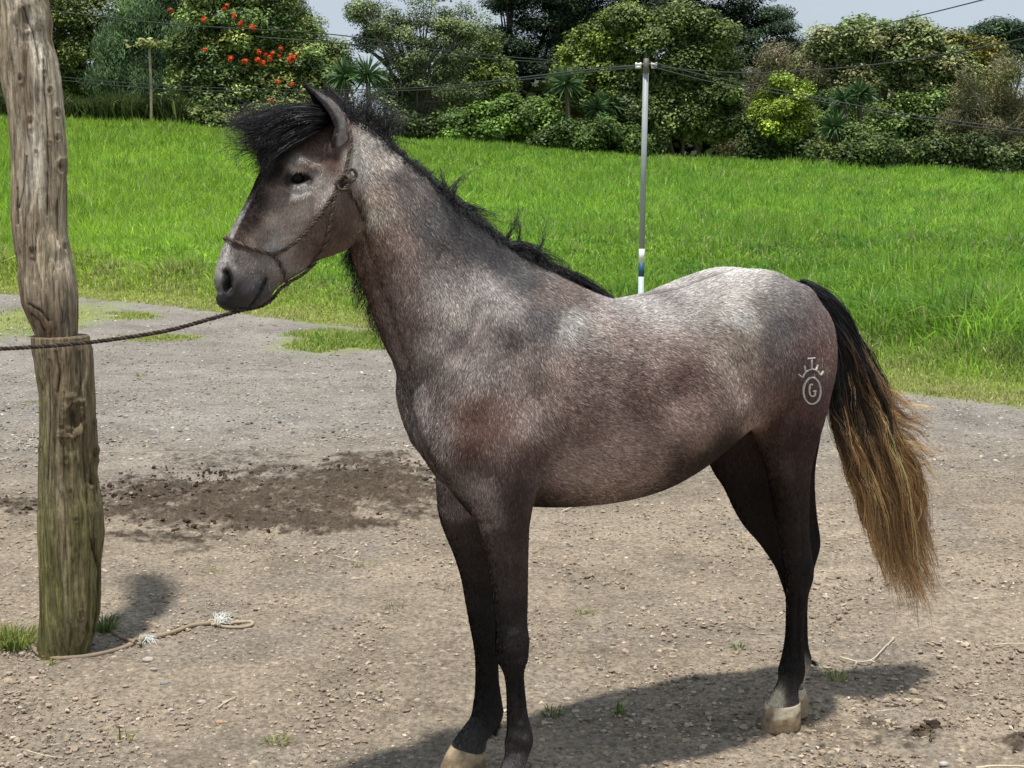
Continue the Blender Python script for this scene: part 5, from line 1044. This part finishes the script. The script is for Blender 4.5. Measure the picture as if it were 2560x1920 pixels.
tree('autumn_tree', 'tree with yellowing leaves near the right edge below dark tops', 'tree', 'pale', [(2400,120,45,35),(2440,150,50,40),(2470,200,70,50),(2400,210,50,50)], 2430, 55, .9, tint=(1.05,.85,.5))
tree('dark_tree', 'dark evergreen with a pointed tuft against the sky at right edge', 'tree', 'cedar', [(2488,75,14,14),(2470,95,25,20),(2540,110,50,35),(2500,110,40,20),(2450,110,20,14),(2560,80,30,20)], 2510, 58, .9, tint=(1.4,1.4,1.4))
tree('twiggy_bush', 'brown half bare bush at the right edge below the autumn leaves', 'bush', 'brown', [(2430,260,80,60),(2520,230,70,70),(2480,320,100,60),(2550,330,60,70),(2400,340,60,50)], 2480, 52, .75, r=.07, nl=60, bark=(.28,.24,.19), tint=(.9,.95,.85))
tree('dark_bush', 'low dark bush at the far right end of the field edge', 'bush', 'dark', [(2460,400,80,35),(2540,400,80,45),(2370,390,60,35)], 2480, 51, 1.0)
tree('vine_bush', 'bright green vine covered bush right of the airy tree', 'bush', 'vine', [(1250,290,60,40),(1310,290,70,40),(1360,320,50,40),(1210,325,50,30),(1290,330,80,35),(1160,315,50,30)], 1280, 51, 1.1, tint=(.75,.8,.7), r=.07)
tree('leafy_bush', 'large leaved bush behind the blown forelock', 'bush', 'tulip', [(500,300,50,25),(560,295,60,30),(640,300,60,30),(720,300,60,30),(800,290,60,35)], 600, 50.5, 1.0, tint=(.9,.9,.9), r=.06)
tree('leafy_bush', 'low dark bush in the shade behind the horse mane', 'bush', 'dark', [(890,310,60,30),(960,320,60,28),(1100,320,60,30),(830,280,60,40)], 960, 53, 1.0, r=.06)
tree('climber_hedge', 'leafy hedge under the yucca left of the grey pole', 'bush', 'broad', [(1400,340,50,35),(1460,350,60,30),(1560,370,60,30)], 1450, 50.7, 1.0, r=.06)
tree('leafy_bush', 'low leafy bush hiding the trunks of the yuccas left of the grey pole', 'bush', 'vine', [(1430,345,50,28),(1500,345,50,32),(1550,355,50,30),(1390,350,40,25)], 1470, 49.2, .8, r=.05, tint=(.5,.52,.55))
tree('leafy_bush', 'low leafy bush round the yucca trunks at the right', 'bush', 'broad', [(2085,385,40,28),(2150,370,60,40),(2220,400,50,30)], 2130, 49, .8, r=.05, tint=(.7,.75,.7))
tree('leafy_tree', 'broadleaf tree left of the wooden post, mostly past the edge of the photo', 'tree', 'broad', [(-250,60,130,100),(-150,180,110,80),(-330,190,120,90),(-60,250,90,50)], -220, 56, .8)
tree('leafy_tree', 'broadleaf tree right of the twiggy bush, past the edge of the photo', 'tree', 'broad', [(2720,200,120,90),(2820,280,110,80),(2680,330,90,60)], 2740, 55, .8)
# tall cane grass in front of the left trees
m_ = MB(); n = 26000; px = RG.uniform(-500, 480, n); Yc = RG.uniform(49.5, 52.5, n); Xc = (px - CX) / FPX * Yc; hh = 1.25 * (1 + .35 * vnoise(np.stack([Xc, Yc, Xc * 0], -1), .8, 2)) * RG.uniform(.5, 1.1, n)
c = np.where((RG.random(n) < .3)[:, None], [.13, .17, .045], [.05, .085, .025]) * np.exp(.25 * RG.normal(size=(n, 1))); c = np.where((RG.random(n) < .04)[:, None], [.25, .21, .12], c)
V, F_, C_ = blades(Xc, Yc, gz(Xc, Yc), hh, .030 * RG.uniform(.6, 1.3, n), c, .35); m_.add(V, F_, C_); tag(m_.build('cane_grass', grass_m), kind='stuff')
# undergrowth in the depth of the wood
m_ = MB(); n = 60000; px = RG.uniform(-800, 3400, n); Yc = RG.uniform(57, 68, n); Xc = (px - CX) / FPX * Yc; g_ = gz(Xc, Yc)
topy = np.interp(px, [-500, 0, 480, 860, 900, 985, 1020, 1400, 1900, 2560, 3100], [150, 150, 200, 250, 300, 300, 240, 200, 260, 250, 200]); zt_ = np.array([at(x, y, Y_)[2] for x, y, Y_ in zip(px, topy, Yc)]); z_ = g_ + (zt_ - g_) * RG.random(n) ** .8
V, F_, C_ = leafquads(np.stack([Xc, Yc, z_], -1), RG.normal(size=(n, 3)) + [0, -.4, .6], RG.uniform(.16, .36, n), .6, np.array([.022, .032, .011]) * np.exp(.3 * RG.normal(size=(n, 1)))); m_.add(V, F_, C_); tag(m_.build('undergrowth', leaf_m, smooth=False), kind='stuff')
# yuccas
def yucca(cx, cy, rpx, by, Y, lab):
    k = Y / FPX; h_ = at(cx, cy, Y); gx = h_[0]; base = np.array([gx, Y, gz(gx, Y)[0]]); root = tag(empty('yucca', tuple(base)), lab, 'yucca', 'yuccas among the trees'); n = 150; R_ = rpx * k * 1.25
    d = RG.normal(size=(n, 3)); d[:, 2] = d[:, 2] * .8 + .35; d /= np.linalg.norm(d, axis=1)[:, None]; L = R_ * RG.uniform(.75, 1.1, n); s_ = np.cross(d, RG.normal(size=(n, 3))); s_ /= np.linalg.norm(s_, axis=1)[:, None]; wv = .035 * RG.uniform(.7, 1.3, n)[:, None]
    b0 = h_ + d * .06; mdp = h_ + d * L[:, None] * .6; tp = h_ + d * L[:, None] + np.array([0, 0, -1]) * (L * .16 * np.hypot(d[:, 0], d[:, 1]))[:, None]
    V = np.stack([b0 - s_ * wv * .6, b0 + s_ * wv * .6, mdp + s_ * wv, mdp - s_ * wv, tp], 1).reshape(-1, 3); i = np.arange(n)[:, None] * 5; c = np.repeat(np.array([.065, .125, .045]) * np.exp(.3 * RG.normal(size=(n, 1))), 5, 0)
    m_ = MB(); m_.add(V, [i + [0, 1, 2, 3], i + [3, 2, 4]], c); m_.build('leaf_rosette', leaf_m, root, smooth=False)
    T = crom([base - [0, 0, .2], base * .5 + h_ * .5 + [.06, 0, 0], h_], 8); V, F_ = tube(T, np.linspace(.10, .08, len(T)) * (1 + .12 * vnoise(T, 8, 2)), 10); m_ = MB(); m_.add(V, F_, (.10, .078, .055)); m_.build('trunk', bark_m, root)
for a in ((862,190,48,270,50.2,'yucca left of its twin beside the flowering tree'), (918,190,50,270,50,'yucca with full round rosette in the sky gap left of the airy tree'), (1416,210,48,300,49.6,'single yucca with a thatched trunk left of the grey pole'), (1490,275,40,330,50.0,'yucca half hidden in leaves left of the pole'), (1525,262,36,330,50.4,'smaller yucca nearest the grey pole'),
          (2110,250,38,340,49.8,'upper left yucca under the pale olive tree'), (2148,238,42,340,50.0,'upper right yucca under the pale olive tree'), (2088,320,44,400,49.2,'low yucca right of the fence posts'), (2124,335,34,400,49.5,'low small yucca with crossing leaves beside the low one'), (960,215,34,270,56,'distant yucca under the airy tree')):
    yucca(*a)
# thin papaya stem at the left, fence posts at the right
def stem(name, lab, cat, x0, y0, x1, y1, Y, r, c_, leaves=0):
    a, b_ = at(x0, y0, Y), at(x1, y1, Y); a[2] = gz(a[0], Y)[0] - .2; root = tag(empty(name, tuple(a)), lab, cat); T = crom([a, (a + b_) / 2 + [.03, 0, 0], b_], 6); V, F_ = tube(T, np.linspace(r, r * .8, len(T)), 8); m_ = MB(); m_.add(V, F_, c_); m_.build('stem' if leaves else 'post', bark_m, root)
    if leaves:
        n = 150; d = RG.normal(size=(n, 3)) * [.28, .28, .07] + [0, 0, .02]; V, F_, C_ = leafquads(b_ + d, RG.normal(size=(n, 3)) * .4 + [0, 0, 1], RG.uniform(.08, .14, n), .5, np.array([.24, .26, .09]) * np.exp(.2 * RG.normal(size=(n, 1))), .3); m_ = MB(); m_.add(V, F_, C_); m_.build('crown', leaf_m, root, smooth=False)
stem('papaya_plant', 'slender pale papaya stem topped with a small leaf tuft', 'plant', 375, 240, 373, 112, 49.3, .055, (.36, .31, .22), 1)
stem('fence_post', 'thin reddish fence post at the edge of the right trees', 'fence post', 2046, 410, 2050, 340, 48.9, .05, (.30, .16, .10))
stem('fence_post', 'thin grey fence post left of the reddish one', 'fence post', 2025, 408, 2024, 350, 49.1, .035, (.22, .19, .15))

# ------------------------------------------------------------------ utility pole and wires
PYD = 15.0
pole_m = attr_mat('pole_paint', .5, .4, nscale=6, namp=.12)
bp0 = at(1603, 740, PYD); base = np.array([bp0[0] - .01, PYD, gz(bp0[0], PYD)[0]]); up_ = tag(empty('utility_pole', tuple(base)), 'slim grey metal pole with white and blue bands standing in the field', 'utility pole')
def seg(y0, y1, name, c_, r):
    f = lambda y: at(np.interp(y, [165, 730], [1615, 1602]), y, PYD); a, b_ = f(y0), f(y1)
    if y1 > 735: b_[2] = min(b_[2], base[2] - .3)
    V, F_ = tube(np.array([b_, a]), [r * 1.0, r], 20); m_ = MB(); m_.add(V, F_, c_); under(m_.build(name, pole_m), up_)
seg(168, 622, 'pole_shaft', (.33, .36, .37), .0295); seg(622, 657, 'white_band', (.78, .78, .76), .0302); seg(657, 691, 'blue_band', (.03, .10, .20), .0302); seg(691, 800, 'pole_foot', (.50, .58, .60), .0298)
m_ = MB(); tp = at(1615, 165, PYD)
V, F_ = tube(np.array([tp + [-.092, 0, .017], tp + [.092, 0, .017]]), .0105, 8); m_.add(V, F_, (.14, .13, .12)); V, F_ = tube(np.array([tp + [0, -.017, -.07], tp + [0, -.017, .075]]), [.034, .026], 8); m_.add(V, F_, (.13, .12, .11)); m_.build('crossarm', pole_m, up_)
for dx in (-.081, .081):
    m_ = MB(); p = tp + [dx, -.017, .017]; V, F_ = tube(np.array([p + [-.032, 0, 0], p + [-.0175, 0, 0], p + [-.0115, 0, 0], p + [.0115, 0, 0], p + [.0175, 0, 0], p + [.032, 0, 0]]), [.0175, .02, .0115, .0115, .02, .0175], 10); m_.add(V, F_, (.75, .75, .72)); V, F_ = tube(np.array([p + [-.029, 0, -.029], p + [.029, 0, -.029]]), .0145, 10); m_.add(V, F_, (.75, .75, .72)); m_.build('insulator', pole_m, up_)
wire_m, t, b = new_mat('wire', .6, .3); b.inputs['Base Color'].default_value = (.045, .05, .05, 1)
def wire(pts, lab, r=.011, name='power_line'):
    Q = crom(np.array([at(x, y, Y_) for x, y, Y_ in pts]), 8); V, F_ = tube(Q, r, 6); o = mesh_np(name, V, F_, wire_m); tag(o, lab, 'power line', 'overhead wires')
wire([(-60,10,36),(150,30,37),(450,62,38),(830,86,40),(1100,126,42),(1400,153,44)], 'upper wire crossing the sky gap left of the airy tree', .016)
wire([(640,92,40),(850,108,40),(930,116,41),(1200,145,43),(1400,158,45)], 'second wire just under the upper one in the left sky gap', .016)
wire([(1604,164,15),(1500,171,18),(1300,194,24),(1100,216,33),(900,224,36),(700,224,39),(400,213,42),(130,190,45),(-80,165,47)], 'long sagging wire running left from the pole top')
wire([(1604,168,15),(1500,177,18),(1300,200,24),(1100,222,33),(900,230,36),(700,231,39),(400,222,42),(130,198,45),(-80,172,47)], 'lower twin of the sagging wire running left from the pole')
wire([(1626,164,15),(1740,176,14.5),(1900,182,14),(2100,170,13.5),(2300,146,13),(2560,96,12),(2900,10,11)], 'thick wire sagging right from the pole top then rising to the right edge', .0065)
wire([(1616,152,15),(1760,188,14.5),(1940,224,14),(2200,274,13.5),(2400,304,13),(2620,332,12.5)], 'wire sloping down to the right from the pole top', .005)
wire([(1626,166,15),(1780,205,14.5),(1960,236,14),(2200,282,13.5),(2400,312,13),(2620,340,12.5)], 'lower twin of the wire sloping down to the right', .005)
wire([(1500,170,60),(1800,147,50),(1905,127,46),(2000,104,42),(2200,62,35),(2455,0,28),(2700,-70,24)], 'straight wire rising across the open sky to the upper right', .013)
wire([(2300,118,60),(2440,105,50),(2560,68,40),(2700,30,35)], 'short wire above the dark tops at the right edge', .014)
o = None
r_ = tag(empty('distant_pole', tuple(at(2300, 130, 75))), 'distant thin pole top poking above the pale olive tree', 'utility pole'); m_ = MB(); a = at(2300, 70, 75); g0 = np.array([a[0], 75, gz(a[0], 75)[0] - .3]); V, F_ = tube(np.array([g0, a]), .12, 8); m_.add(V, F_, (.12, .12, .12)); m_.build('pole_shaft', pole_m, r_)
